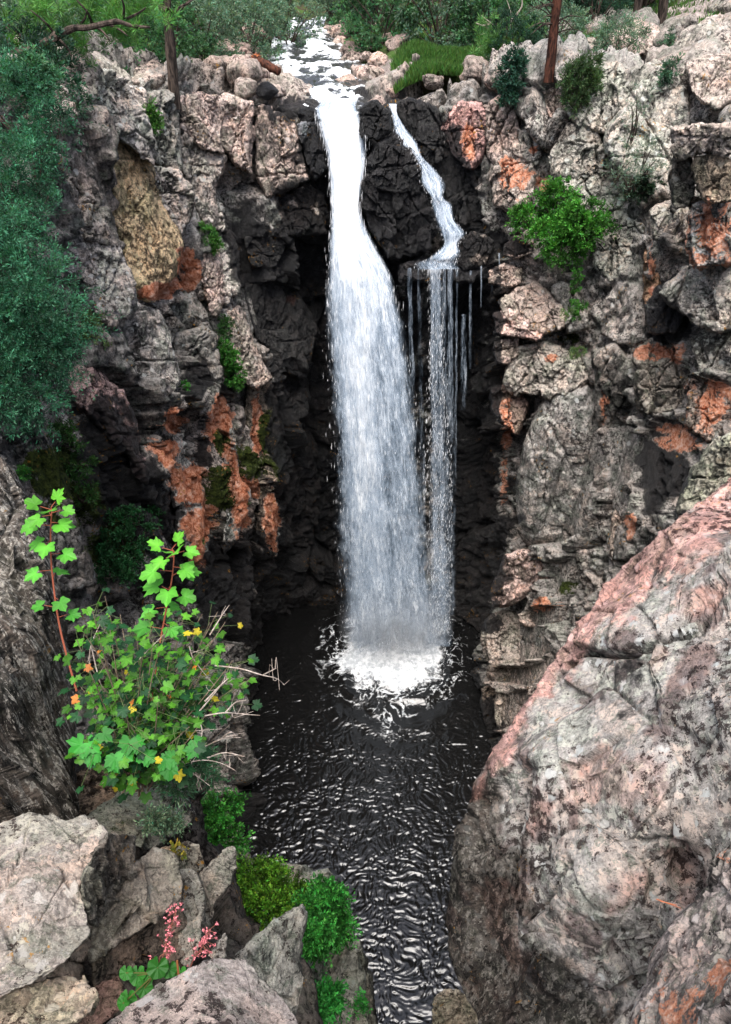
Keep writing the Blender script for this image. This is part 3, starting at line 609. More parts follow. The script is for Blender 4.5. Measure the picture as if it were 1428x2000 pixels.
# ---- right wall, low
trock([(957,1160),(985,1085),(1025,1075),(1070,1096),(1072,1130),(1010,1177),(965,1182)], 'angular pink block directly below the grey column', 'rock_block', tint=(1.15,.92,.88), depth=dY((960,1130,17.2),(1070,1110,16.6),(1010,1170,16.8)), thick=2, amp=1.3, soft=.2)
trock([(1060,1150),(1075,1098),(1115,1080),(1150,1120),(1130,1175),(1080,1190)], 'wedge-shaped pink rock with a green smear low on the right wall', 'wedge_rock', 'rock', tint=(1.1,.9,.85), depth=dY((1060,1140,16.5),(1150,1130,15.9)), thick=2, soft=.2)
trock([(1120,1060),(1160,995),(1192,1020),(1200,1085),(1215,1110),(1180,1150),(1140,1120)], 'jumbled pale block between grey columns and the near boulder', 'rock_block', tint=(1.05,.97,.95), depth=dY((1160,1080,15.6)), thick=2, soft=.2)
trock([(1010,1200),(1058,1180),(1105,1186),(1092,1215),(1035,1226)], 'small cream stone wedged under the angular pink block', 'stone', tint=(1.2,1.05,.98), depth=dY((1050,1200,16.5)), thick=1.2)
trock([(950,1212),(985,1196),(1060,1222),(1070,1270),(1032,1300),(962,1300),(945,1250)], 'big layered block just above the pool on the right', 'layered_block', 'rock', tint=(.9,.82,.77), depth=dY((950,1250,17.3),(1070,1250,16.4)), thick=2, amp=1.4)
trock([(952,1302),(1030,1300),(1075,1270),(1060,1330),(1020,1345),(965,1332)], 'lower layered block touching the pool edge on the right', 'layered_block', 'rock', tint=(.9,.8,.74), depth=dY((955,1320,17.0),(1060,1310,16.2)), thick=2, amp=1.5)
trock([(940,1345),(965,1335),(985,1360),(965,1400),(960,1440),(942,1400)], 'dark brown stone at the waterline under the layered blocks', 'stone', tint=(.55,.48,.42), depth=dY((960,1380,16.6)), thick=1.5)
trock([(972,1352),(1030,1345),(1040,1400),(985,1440),(965,1400)], 'square pale stone at the waterline beside the near boulder edge', 'stone', tint=(1.1,1,.92), depth=dY((1000,1380,16.0)), thick=1.5, soft=.2)
# displaced wall mesh, sunk behind the separate rocks that stand on it
near = np.clip((V0[:, 1] - 5) / 3, 0, 1)
d1, h1 = blocks(V0, 2.3, .75, 11, (1, 1, .5), crack=.5, cw=.04, warp=.07, tilt=1.1); d2, h2 = blocks(V0, .8, .30, 12, (1, 1, .7), crack=.25, cw=.06, tilt=1.3, warp=.12); d3, h3 = blocks(V0, .28, .085, 13, (1, 1, 1.5), crack=.12, tilt=1.5, warp=.1)
saw = (V0[:, 2] * 1.25 + .9 * fbm(V0 * .6, 6, 3)) % 1.0
disp = d1 + d2 + d3 + .05 * fbm(V0 * 1.3, 5, 5) + (.16 * saw ** 2) * (V0[:, 0] > 2)
lip = np.exp(-((V0[:, 0] + .5) / 1.3) ** 2) * (V0[:, 2] > 16.5) * (V0[:, 1] > 20)
disp *= (1 - .8 * lip)
disp -= lip * .15
V1 = V0 + Nn * disp[:, None]
qx, qy, qz = proj(V0)
cov = np.zeros(len(V0), bool); okz = (np.abs(qz - base_depth(qx, qy)) < 1.2)
for ol in OUTL:
    ol = np.array(ol, float); c_ = ol.mean(0); ol = c_ + (ol - c_) * .93; bb_ = (qx > ol[:, 0].min()) & (qx < ol[:, 0].max()) & (qy > ol[:, 1].min()) & (qy < ol[:, 1].max()) & okz
    ii = np.nonzero(bb_)[0]
    if len(ii): cov[ii[in_poly(qx[ii], qy[ii], ol)]] = True
disp = np.where(cov, np.minimum(disp, -.30), disp - .06); V1 = V0 + Nn * disp[:, None]
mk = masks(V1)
tn = .8 + .5 * _r(h1, 21)[:, None] * np.array([1, .97, .93]) + (.2 * (_r(h2, 22) - .5))[:, None]
pxw, pyw, _z = proj(V1)
warm = sstep(.5, 1, _r(h1, 30))[:, None]
tn = tn * (1 - warm * .6 + warm * .6 * np.array([1.12, .97, .92]))
tn = tn * np.where(V1[:, 0] < 2, .93, .92)[:, None]
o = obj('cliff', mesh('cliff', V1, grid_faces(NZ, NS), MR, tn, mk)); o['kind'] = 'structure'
# ------------------------------------------------------------------ boulders strewn on the plateau, real placements in plan
rng = random.Random(4)
def free_rock(x, y, s, seed, tint, wet=0., zoff=-.15, sub=40):
    th = np.linspace(0, 2 * np.pi, sub, endpoint=False); ph = np.linspace(0, np.pi, sub // 2 + 4)
    T, F_ = np.meshgrid(th, ph)
    D = np.stack([np.sin(F_) * np.cos(T), np.sin(F_) * np.sin(T), np.cos(F_)], -1).reshape(-1, 3)
    g = np.random.default_rng(seed); n = g.normal(size=(14, 3)); n /= np.linalg.norm(n, axis=1, keepdims=True); h = g.uniform(.62, 1, 14)
    k = np.maximum(D @ n.T, .05) / h; rr = np.minimum((k ** 9).sum(1) ** (-1 / 9.), 1.12)
    S = D * rr[:, None] * np.array([1, g.uniform(.7, 1), g.uniform(.55, .8)]) * s
    a = g.uniform(0, 6.28); R = np.array([[math.cos(a), -math.sin(a), 0], [math.sin(a), math.cos(a), 0], [0, 0, 1]]); S = S @ R.T
    d, _ = blocks(S + seed * 3.1, s * .5, s * .12, seed, (1, 1, 1)); S += D * (d + s * .06 * fbm(S / s * 3 + seed, seed, 4))[:, None]
    z = float(plateau(np.array([x]), np.array([y]))[0]) + zoff * s * 1.2 + s * .35
    m = np.tile(np.array([0, wet, 0, .3]), (len(S), 1)); tt = np.tile(np.array(tint), (len(S), 1))
    me = mesh('boulder', S, grid_faces(sub // 2 + 4, sub, True), MR, tt, m)
    o = obj('boulder', me); o.location = (x, y, z); return o
k = 0
def strew(n, xr, yr, sr, label, group, tint, wet=0., avoid=True, name='boulder', follow=None, zoff=-.15):
    global k
    c = 0; tries = 0
    while c < n and tries < n * 30:
        tries += 1
        y = rng.uniform(*yr); s = rng.uniform(*sr) * (1 if rng.random() < .8 else 1.35)
        if follow is not None:
            xc = float(np.interp(y, SA[:, 0], SA[:, 1])); w = float(np.interp(y, SA[:, 0], SA[:, 2])); x = xc + follow * (w * .5 + rng.uniform(*xr))
        else: x = rng.uniform(*xr)
        if float(rim_dist(np.array([x]), np.array([y]))[0]) < s * .2: continue
        if ((x - 2.1) / 1.35) ** 2 + ((y - 24.8) / 2.1) ** 2 < 1: continue
        if avoid and abs(x - np.interp(y, SA[:, 0], SA[:, 1])) < np.interp(y, SA[:, 0], SA[:, 2]) * .5: continue
        k += 1; f_ = rng.uniform(.7, 1.2); o = free_rock(x, y, s, 300 + k, tuple(t * f_ for t in tint), wet, zoff=zoff); o.name = name
        tag(o, label, 'boulder', group); c += 1
strew(26, (.1, 1.6), (22.6, 34), (.22, .5), 'pinkish boulder among those lining the left bank of the stream', 'boulders on the left stream bank', (1.15, .92, .86), follow=-1)
strew(26, (.1, 1.8), (22.6, 34), (.22, .5), 'pinkish boulder among those lining the right bank of the stream', 'boulders on the right stream bank', (1.15, .95, .9), follow=1)
strew(16, (-.9, 1.0), (21.9, 31), (.12, .24), 'small dark wet stone breaking the white water of the stream', 'wet stones in the stream', (.4, .4, .42), .7, avoid=False, name='wet_stone', follow=0, zoff=.1)
strew(34, (-6.2, -2.0), (17.5, 25), (.22, .48), 'pale boulder among those heaped on the left rim near the lone pine', 'boulders on the left rim', (1.1, .96, .9))
strew(34, (1.6, 7), (21.5, 27), (.22, .46), 'pale boulder among those heaped on the right rim near the red pine', 'boulders on the right rim', (1.1, .95, .9))
strew(46, (6.5, 15), (17, 32), (.35, .8), 'grey-pink boulder among those covering the upper right slope', 'boulders on the right slope', (1.02, .97, .93))
# hand-placed rim stones
for px, py, Y, s, tn_, lab, wt in [(465,135,23.5,.75,PK,'widest smooth pink boulder on the rim, left of the stream',0),(600,198,21.9,.32,(.4,.4,.4),'black wet stone above the lip, left of the main fall',1),(560,180,22.8,.3,(.5,.48,.46),'dark wet stone in the side pool left of the lip',.7),
        (680,118,25.5,.5,PK,'pinkish angular boulder where the stream narrows, right bank',0),(690,186,22.4,.33,(.4,.4,.4),'wet brown stone parting the water at the lip',.6),(655,185,22.2,.25,(.5,.45,.4),'small wet stone in the flow just above the lip',.6),
        (735,170,22.6,.36,PK,'cream stone behind the black lip boulder',0),(525,215,21.7,.3,(.4,.4,.42),'wet black stone at the outlet of the side pool',.8)]:
    Q = PY(px, py, Y); o = free_rock(float(Q[0]), float(Q[1]), s, 900 + int(px), tn_, wt, sub=64); tag(o, lab, 'boulder')
# ------------------------------------------------------------------ near rocks
def pink_ridge(lines, w, col=(1.35, .55, .52)):
    pass
def tint_paint(o, fn):
    a = o.data.attributes['tint']; n = len(o.data.vertices)
    c = np.empty(n * 4, np.float32); a.data.foreach_get('color', c); c = c.reshape(-1, 4)
    v = np.empty(n * 3, np.float32); o.data.vertices.foreach_get('co', v); v = v.reshape(-1, 3) + np.array(o.location)
    px, py, zf = proj(v.astype(float)); PAINT_A[0] = None; c[:, :3] = fn(px, py, v, c[:, :3])
    if PAINT_A[0] is not None: c[:, 3] = PAINT_A[0]
    a.data.foreach_set('color', np.ascontiguousarray(c).reshape(-1))
def big_msk(Gq, S, fr):
    n = fbm(S * 2.2, 7, 4); m = np.zeros((len(S), 4))
    m[:, 3] = .9 * sstep(.1, -.5, n * 0) + .7
    d = 1 - sstep(.5, 1.2, np.hypot((Gq[:, 0] - 1225) / 50, (Gq[:, 1] - 1350) / 70) + .5 * n); m[:, 1] = d * .45
    for x, y, a, b, s in ((1100, 1880, 130, 40, .4),): m[:, 1] = np.maximum(m[:, 1], s * (1 - sstep(.5, 1.2, np.hypot((Gq[:, 0] - x) / a, (Gq[:, 1] - y) / b) + .5 * n)))
    return m
big = body([(1475,905),(1428,935),(1350,990),(1270,1052),(1210,1105),(1150,1182),(1090,1262),(1050,1330),(1010,1390),(985,1430),(950,1482),(925,1530),(916,1580),(895,1622),(880,1700),(872,1780),(880,1860),(905,1930),(950,2010),(985,2100),(1250,2140),(1540,2140),(1560,1500)],
    depth=[(1428,950,3.7),(1210,1120,3.7),(1090,1280,3.6),(1000,1420,3.5),(930,1560,3.45),(880,1780,3.6),(920,1950,3.7),(960,1700,3.1),(1010,1850,3.15),(1040,1980,3.2),(1060,1500,2.95),(1250,1250,3.05),(1428,1150,2.95),(1250,1500,2.65),(1428,1500,2.45),(1150,1720,2.62),(1120,1850,2.75),(1350,1800,2.4),(1200,1950,2.8),(1500,2000,2.3)],
    K=900, J=620, edge=.05, rnd=1.0, rim=5, mat=MN, thick=2.6, amp=.42, c=(1230, 1560), soft=.5, paint=False, pale=.6, msk=big_msk, name='near_boulder', squash=(1, 1, .6),
    bumps=[(1335,1700,58,-.06)],
    plates=[([(1125,1660),(1190,1625),(1262,1640),(1262,1720),(1290,1790),(1268,1900),(1190,1905),(1120,1870),(1062,1830),(1075,1770),(1112,1735)],.06,10),([(1290,1660),(1340,1640),(1375,1680),(1380,1740),(1320,1760),(1290,1720)],-.10,22),
            ([(1137,1273),(1212,1282),(1300,1255),(1414,1137),(1560,1080),(1560,880),(1428,935),(1210,1105),(1090,1262)],.045,14),([(930,1560),(1010,1450),(1060,1500),(1040,1700),(1060,1860),(1000,2000),(930,1900),(900,1700)],-.07,30),([(1262,1290),(1400,1250),(1560,1200),(1560,1500),(1420,1480),(1300,1420)],.04,20)],
    cracks=[([(1080,1310),(1137,1273),(1212,1282),(1300,1255),(1364,1240),(1414,1137)],3.6,.09),([(1365,1240),(1420,1190)],2.5,.03),([(1145,1700),(1110,1740),(1070,1780),(1055,1840)],5,.05),([(1070,1860),(1130,1885),(1200,1905),(1268,1905)],6,.07),([(1262,1640),(1300,1628),(1350,1640),(1378,1700)],5,.04),
            ([(945,1560),(955,1640),(985,1700),(990,1820)],4,.04),([(1000,1480),(1000,1600),(1010,1750),(1030,1900)],5,.05),([(925,1600),(925,1640)],12,.08),([(1190,1068),(1215,1045)],6,.06),([(1262,1800),(1265,1850)],3,.05)])
PAINT_A = [None]
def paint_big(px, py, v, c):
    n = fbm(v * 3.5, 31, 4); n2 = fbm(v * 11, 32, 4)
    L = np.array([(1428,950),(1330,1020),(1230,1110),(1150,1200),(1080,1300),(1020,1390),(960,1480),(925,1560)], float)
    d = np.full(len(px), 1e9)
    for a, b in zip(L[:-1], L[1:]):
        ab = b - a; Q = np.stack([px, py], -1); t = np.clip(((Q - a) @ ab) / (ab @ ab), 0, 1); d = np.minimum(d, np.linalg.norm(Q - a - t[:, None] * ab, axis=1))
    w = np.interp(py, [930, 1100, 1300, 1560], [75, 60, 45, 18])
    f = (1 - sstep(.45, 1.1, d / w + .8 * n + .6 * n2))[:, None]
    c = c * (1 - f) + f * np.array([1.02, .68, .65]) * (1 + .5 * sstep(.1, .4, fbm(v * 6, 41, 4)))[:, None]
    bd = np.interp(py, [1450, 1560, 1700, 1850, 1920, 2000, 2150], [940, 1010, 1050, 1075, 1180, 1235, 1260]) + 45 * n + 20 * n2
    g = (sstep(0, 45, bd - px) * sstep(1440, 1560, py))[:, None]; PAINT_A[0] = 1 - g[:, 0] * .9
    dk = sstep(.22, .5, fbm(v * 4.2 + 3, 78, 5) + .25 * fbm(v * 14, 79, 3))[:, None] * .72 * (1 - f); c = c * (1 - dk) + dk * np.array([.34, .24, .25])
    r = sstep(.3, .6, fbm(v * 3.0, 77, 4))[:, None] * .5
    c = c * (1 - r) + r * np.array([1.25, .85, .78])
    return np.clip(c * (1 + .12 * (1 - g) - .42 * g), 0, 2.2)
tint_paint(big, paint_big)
tag(big, 'huge lichen-covered near boulder at lower right with a pink ridge and dark flank', 'boulder')
o = body([(1500,1600),(1428,1662),(1385,1738),(1330,1785),(1290,1832),(1266,1872),(1262,1922),(1232,1962),(1192,2012),(1180,2150),(1520,2150)],
    depth=[(1428,1680,1.95),(1300,1840,1.95),(1220,1990,1.9),(1400,1950,1.6),(1500,1800,1.6)], K=420, J=240, edge=.2, mat=MN, thick=1.2, amp=.5, paint=False, pale=.4, name='near_rock', c=(1370,1930),
    msk=lambda G_, S, fr: np.stack([.62 * (fbm(S * 5, 3, 4) > .16) * 1.0, S[:, 0] * 0, S[:, 0] * 0, S[:, 0] * 0 + .3], -1) * .8)
tint_paint(o, lambda px, py, v, c: c * np.array([1.5, 1.35, 1.32]))
tag(o, 'pale rock with orange-pink patches in the bottom right corner', 'rock')
def col_msk(G_, S, fr): return None
o = body([(-120,780),(-10,872),(30,930),(60,1010),(95,1082),(115,1160),(130,1250),(140,1350),(148,1450),(151,1560),(142,1625),(100,1690),(-140,1700)],
    depth=[(-100,900,3.3),(30,940,3.5),(100,1150,3.2),(145,1450,3.15),(145,1600,3.1),(0,1300,2.7),(0,1550,2.65)], K=520, J=320, edge=.4, mat=MS, thick=1.3, amp=.75, paint=False, pale=.1, name='rock_column', squash=(1.5, 1.5, .22), c=(10,1350), soft=.6)
tint_paint(o, lambda px, py, v, c: c * np.array([1.55, 1.56, 1.56]))
tag(o, 'dark weathered column with pale vertical flakes at the left edge, beside the leafy bush', 'rock column')
ledge = body([(-120,1560),(120,1480),(300,1470),(372,1530),(395,1640),(450,1700),(480,1800),(600,1900),(640,2140),(-140,2160)], depth=[(0,1560,3.5),(300,1500,4.0),(450,1750,3.8),(600,1950,3.5),(200,1800,3.0),(0,2000,2.6),(300,2100,2.5)],
    K=300, J=200, mat=MN, thick=2.5, paint=False, tint=(.28,.26,.24), name='ledge', edge=.2)  # dark tint paints shade into the gaps between the near rocks
ledge['kind'] = 'structure'
# the shelf of rock the near stones rest on, running under them to the right wall
LP = np.array([(-6,3.9),(-2.7,2.7),(-1.9,1.8),(-1.0,.9),(-.4,.35),(.5,.2),(1.3,.7),(1.8,1.6),(2.1,2.6),(3,3.8),(6,4.8),(9.8,5.4)], float)
rows_ = [[(x_, -9, 20.3) for x_, y_ in LP], [(x_, y_ - .8, 19.85) for x_, y_ in LP], [(x_, y_, 19.7) for x_, y_ in LP]] + [[(x_ * (1 + .01 * (19.8 - z_)) , y_ + .12 * math.sin(z_), z_) for x_, y_ in LP] for z_ in (18.5, 14., 9., 4., -2.)]
R3 = np.array(rows_, float); tv = np.interp(np.linspace(0, 1, 300), [0, .1, .16, .25, .5, .7, .85, 1], np.arange(8)); tu = np.linspace(0, 11, 360); lin3 = lambda c, t: c[np.clip(t.astype(int), 0, 6)] * (1 - (t - np.clip(t.astype(int), 0, 6)))[:, None] + c[np.clip(t.astype(int), 0, 6) + 1] * (t - np.clip(t.astype(int), 0, 6))[:, None]
GG = np.stack([cr(np.stack([lin3(R3[:, i], tv) for i in range(12)], 1)[j], tu) for j in range(300)], 0); NN = grid_normals(GG)
if (NN[200, 180] @ np.array([0, 1, 0])) < 0: NN = -NN
S_ = GG.reshape(-1, 3); dA, _ = blocks(S_, 1.1, .28, 611, (1, 1, .6), warp=.06); dB, _ = blocks(S_, .35, .08, 612, warp=.05, crack=.2)
S_ = S_ + NN.reshape(-1, 3) * (np.minimum(dA + dB, .05) - .1)[:, None]
o = obj('ledge', mesh('ledge', S_, grid_faces(300, 360), MM, np.full((len(S_), 3), .7), np.tile(np.array([0, 0, .1, .2]), (len(S_), 1)))); o['kind'] = 'structure'
def nrock(outline, zf, label, tint=(1, 1, 1), name='rock', cat='rock', tilt=None, mat=None, **kw):
    dep = zf if isinstance(zf, list) else [(0, 0, zf)]
    kw.setdefault('edge', .12); tint = tuple(np.array(tint) * np.array([1.08, 1.07, 1.03])); kw.setdefault('K', 300); kw.setdefault('J', 170); kw.setdefault('rim', 3.5); kw.setdefault('amp', .7)
    o = body(outline, depth=dep, mat=mat or MN, tint=tint, name=name, paint=False, **kw); return tag(o, label, cat)
nrock([(-60,1650),(0,1610),(45,1589),(100,1591),(131,1600),(166,1590),(192,1601),(212,1628),(172,1697),(158,1732),(172,1798),(175,1830),(126,1880),(65,1920),(0,1946),(-70,1960)], [(0,1620,2.35),(190,1610,2.4),(60,1750,2.0),(160,1800,2.1),(0,1930,1.85)], 'broad pale grey slab with a pinkish lower half, lower left corner', (1.12,1.05,1.03), 'rock_slab', 'rock slab', K=420, J=260, edge=.06, thick=.6, amp=.35, pale=.8, soft=.1,
      cracks=[([(125,1690),(140,1730)],4,.03),([(60,1600),(30,1700),(-20,1760)],2.5,.01)])
nrock([(209,1628),(262,1632),(266,1690),(250,1740),(216,1772),(190,1812),(171,1798),(157,1732),(168,1697)], [(240,1640,2.35),(200,1790,2.3),(170,1740,2.15)], 'dark ribbed block wedged against the right side of the grey slab', (.62,.6,.56), 'rock_block', amp=1.0, mat=MX, squash=(1.5,1.5,.5), thick=.5)
nrock([(262,1690),(300,1655),(345,1668),(358,1720),(350,1770),(300,1802),(250,1832),(200,1862),(178,1880),(176,1815),(215,1772)], [(300,1660,2.6),(350,1740,2.55),(190,1850,2.3),(240,1760,2.35)], 'tilted slab with a pale top edge and dark layered side', (.75,.7,.64), 'rock_slab', 'rock slab', thick=.5, mat=MX)
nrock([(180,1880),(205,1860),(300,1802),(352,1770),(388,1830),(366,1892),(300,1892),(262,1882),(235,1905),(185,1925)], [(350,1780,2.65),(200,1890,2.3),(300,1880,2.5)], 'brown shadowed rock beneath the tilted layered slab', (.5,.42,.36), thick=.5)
nrock([(352,1696),(385,1703),(396,1740),(392,1840),(370,1892),(350,1852),(351,1770)], [(370,1710,2.75),(370,1880,2.6)], 'upright lichened stone left of the pointed shard', (.9,.9,.85), 'upright_stone', 'stone', thick=.4)
nrock([(390,1708),(430,1664),(455,1654),(462,1680),(450,1722),(422,1762),(402,1812),(388,1850),(380,1790)], 2.85, 'grey shard of rock pointing up to the right above the pink flowers', (.8,.8,.76), 'rock_shard', thick=.4, soft=.2)
nrock([(408,1866),(425,1838),(441,1822),(444,1870),(425,1880)], 2.3, 'tiny pale triangular stone between the flowers and the mossy crevice', (1.1,1.1,1.1), 'stone', 'stone', K=120, J=60, thick=.15, soft=.15)
nrock([(455,1870),(480,1845),(530,1800),(565,1780),(592,1766),(597,1790),(586,1850),(590,1920),(577,1985),(530,1975),(490,1920)], [(590,1770,2.75),(470,1870,2.5),(580,1950,2.65)], 'pointed triangular rock speckled white, beside the green moss', (.85,.88,.85), 'pointed_rock', thick=.5, soft=.15, edge=.22, amp=.6)
nrock([(170,2030),(240,1975),(300,1932),(380,1886),(420,1871),(480,1872),(502,1900),(528,1925),(562,1960),(592,2015),(620,2140),(150,2150)], [(420,1880,1.85),(250,1980,1.75),(580,2000,1.8),(400,2100,1.45)], 'smooth lilac-grey slab at the bottom edge', (1.1,1.03,1.06), 'rock_slab', 'rock slab', K=380, J=220, edge=.05, thick=.5, amp=.25, pale=.1, soft=.1)
nrock([(-60,1980),(0,1952),(60,1922),(130,1905),(165,1915),(189,1945),(172,1980),(112,2012),(60,2080),(-60,2100)], [(0,1960,1.95),(170,1930,1.95),(60,2040,1.75)], 'buff rounded stone in the bottom left corner', (1.2,1.05,.9), 'stone', 'stone', thick=.4, pale=.7)
nrock([(175,1935),(235,1905),(245,1960),(215,1990),(150,2020),(160,1990)], 2.15, 'small red-brown stone between the bottom slab and the buff stone', (.85,.55,.48), 'stone', 'stone', K=160, J=80, thick=.3)
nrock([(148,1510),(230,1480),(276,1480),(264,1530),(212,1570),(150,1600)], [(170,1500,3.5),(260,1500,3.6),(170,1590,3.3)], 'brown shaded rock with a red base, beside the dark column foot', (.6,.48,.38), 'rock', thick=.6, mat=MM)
nrock([(165,1600),(210,1566),(264,1530),(302,1540),(292,1600),(276,1655),(212,1632)], [(200,1590,3.2),(290,1560,3.4),(240,1640,3.0)], 'dark mottled rock with green lichen below the leafy bush', (.62,.66,.6), 'rock', thick=.6, moss=.25)
nrock([(262,1612),(300,1540),(335,1512),(369,1550),(379,1600),(352,1622),(322,1645),(285,1656)], [(300,1560,3.4),(370,1580,3.4),(300,1640,3.15)], 'grey humped rock left of the green fern bank', (.72,.74,.7), 'rock', thick=.6)
nrock([(325,1672),(360,1645),(386,1648),(398,1692),(376,1708),(350,1694)], 3.0, 'small lichened stone above the upright stone', (.8,.8,.75), 'stone', 'stone', K=160, J=80, thick=.3)
nrock([(310,1660),(335,1650),(345,1672),(325,1690),(300,1680)], 2.95, 'small tan stone beside the orange leaves', (1.1,.85,.7), 'stone', 'stone', K=120, J=60, thick=.2)
G1 = nrock([(425,1820),(450,1730),(500,1692),(560,1688),(600,1700),(642,1696),(670,1740),(688,1820),(700,1880),(715,1960),(730,2140),(430,2140)], [(500,1700,5.6),(650,1710,5.8),(690,1900,5.6),(560,1850,5.0),(500,2000,4.8)], 'rounded rock cloaked in moss with a bare pale shoulder above the pool', (.8,.84,.78), 'mossy_rock', mat=MM, thick=2, K=360, J=200, moss=.2)
nrock([(650,1880),(700,1830),(722,1900),(735,1990),(735,2120),(640,2120)], 5.9, 'dark lichened rock low beside the pool, right of the mossy rock', (.5,.52,.48), mat=MM, thick=2)
nrock([(355,1560),(400,1545),(440,1566),(475,1640),(505,1700),(500,1850),(380,1820),(370,1650)], [(380,1560,7.5),(480,1680,7.2),(420,1800,6.5)], 'dark damp rock bank under the green ferns', (.35,.36,.32), 'rock_bank', mat=MM, thick=2, moss=.3)
nrock([(848,1948),(880,1930),(918,1942),(936,1985),(940,2080),(845,2080)], 7.5, 'small buff rock at the bottom edge, left of the big near boulder', (1.1,1.02,.88), 'rock', mat=MM, K=200, J=100, thick=1)
nrock([(600,1960),(640,1940),(665,1975),(660,2060),(600,2060)], 4.6, 'green-grey stone at the bottom edge under the moss', (.6,.66,.6), 'stone', 'stone', K=160, J=80, thick=1)
# ------------------------------------------------------------------ pool
nx, ny = 520, 760
wx = np.linspace(-7.5, 8, nx); wy = np.linspace(3, 24.5, ny); WX, WY = np.meshgrid(wx, wy)
x = WX.ravel(); y = WY.ravel()
Q = np.stack([x, y, 0 * x], -1)
wp = np.stack([fbm(Q * .9, 301, 2), fbm(Q * .9 + 7, 302, 2), 0 * x], -1)
Qw = Q + .35 * wp
rr = np.hypot((x - 1.05), (y - 19.9) * 1.0)
calm = np.clip(1 - rr / 14, .25, 1)
z = .055 * (1 - np.abs(perlin(Qw * np.array([2.3, 3.5, 1]), 311)) * 2.2) + .03 * (1 - 2 * np.abs(perlin(Qw * np.array([3.6, 5.2, 1]) + 3, 312))) + .012 * perlin(Q * 9, 313)
ring = .05 * np.sin(rr * 5.5 + 2 * wp[:, 0]) * np.exp(-((rr - 2.6) / 1.6) ** 2)
z = z * .25 * (.35 + .65 * sstep(1.5, 6., rr)) + .014 * (.4 + .6 * sstep(2, 6., rr)) * (1 - 2.2 * np.abs(perlin(Qw * np.array([6.5, 9.5, 1]) + 5, 315))) + ring + .28 * np.exp(-(rr / 1.5) ** 2) * (1 + .5 * fbm(Q * 3, 314, 4))
ridg = 1 - np.abs(fbm(Qw * 1.6, 320, 4)) * 2.4; rid2 = 1 - np.abs(fbm(Qw * 3.4 + 4, 321, 3)) * 2.2
foam = 1.2 * (1 - sstep(1.0, 2.35, rr + .5 * wp[:, 0])) + .85 * np.clip(np.maximum(ridg, rid2 * .8), 0, 1) ** 4 * (1 - sstep(1.8, 4.4, rr + .5 * wp[:, 1])) + .10 * (1 - sstep(1.6, 3.2, rr))
arc = np.exp(-((rr - 3.05 - .25 * wp[:, 0]) / .07) ** 2) * (.2 + .9 * wp[:, 1]); foam += np.clip(arc, 0, 1) * .6
tr = np.exp(-((x - 1.0 - .25 * wp[:, 0]) / (.25 + .05 * (18 - y).clip(0, 9))) ** 2) * sstep(12.0, 17.5, y) * (y < 19); foam += tr * np.clip(ridg, 0, 1) ** 2 * .65
q = NT('pool_water'); f = q.attr('foam', 'Fac'); p = q.pos()
nf = q.noise(p, 4.5, 6, .7); fa = q.ss(q.math('MULTIPLY_ADD', q.math('SUBTRACT', nf, .5), 1.3, f), .25, .9)
wb = q.bsdf((.006, .006, .006), .18, .5, IOR=1.6); q.bump(wb, q.noise(q.scale(p, (1, 1.5, 1)), 6, 3, .55), .12, .03)
fb = q.bsdf(q.mix(q.ss(nf, .4, .6), (.42, .45, .48), (.80, .82, .84)), .7, .3); q.bump(fb, nf, .8, .08)
mx = q.n('ShaderNodeMixShader'); q.set(mx.inputs[0], fa); q.t.links.new(wb.outputs[0], mx.inputs[1]); q.t.links.new(fb.outputs[0], mx.inputs[2])
o = obj('pool_water', mesh('pool_water', np.stack([x, y, z], -1), grid_faces(ny, nx), q.link(mx.outputs[0]), extra={'foam': foam})); o['kind'] = 'structure'
# pool bed under the water, continuous with the walls
# ------------------------------------------------------------------ stream
sy = np.linspace(21.0, 37, 700); su = np.linspace(-.5, .5, 90)
xc = np.interp(sy, SA[:, 0], SA[:, 1]); w = np.interp(sy, SA[:, 0], SA[:, 2]) + .9 * sstep(21.6, 23.5, sy) * sstep(37, 30, sy); zs = np.interp(sy, SA[:, 0], SA[:, 3])
SX = xc[:, None] + su[None] * w[:, None]; SY = sy[:, None] + 0 * su[None]; SZ = zs[:, None] + 0 * su[None]
Q = np.stack([SX, SY, 0 * SX], -1).reshape(-1, 3); fz = fbm(Q * np.array([1.4, .9, 1]), 410, 5)
SZ = SZ + .10 * fz.reshape(SX.shape)
q = NT('stream_water'); p = q.pos(); f = q.attr('foam', 'Fac'); nf = q.noise(q.scale(p, (1, .6, 1)), 4, 7, .75)
fa = q.ss(q.math('MULTIPLY_ADD', q.math('SUBTRACT', nf, .5), 1.8, f), .3, .62)
wb = q.bsdf((.03, .03, .03), .08, .9, IOR=1.36); q.bump(wb, q.noise(p, 7, 3), .4, .05); fb = q.bsdf((.82, .86, .9), .6, .3); q.bump(fb, nf, .6, .05)
mx = q.n('ShaderNodeMixShader'); q.set(mx.inputs[0], fa); q.t.links.new(wb.outputs[0], mx.inputs[1]); q.t.links.new(fb.outputs[0], mx.inputs[2])
o = obj('stream', mesh('stream', np.stack([SX, SY, SZ], -1).reshape(-1, 3), grid_faces(700, 90), q.link(mx.outputs[0]), extra={'foam': .40 + .55 * fz})); o['kind'] = 'structure'
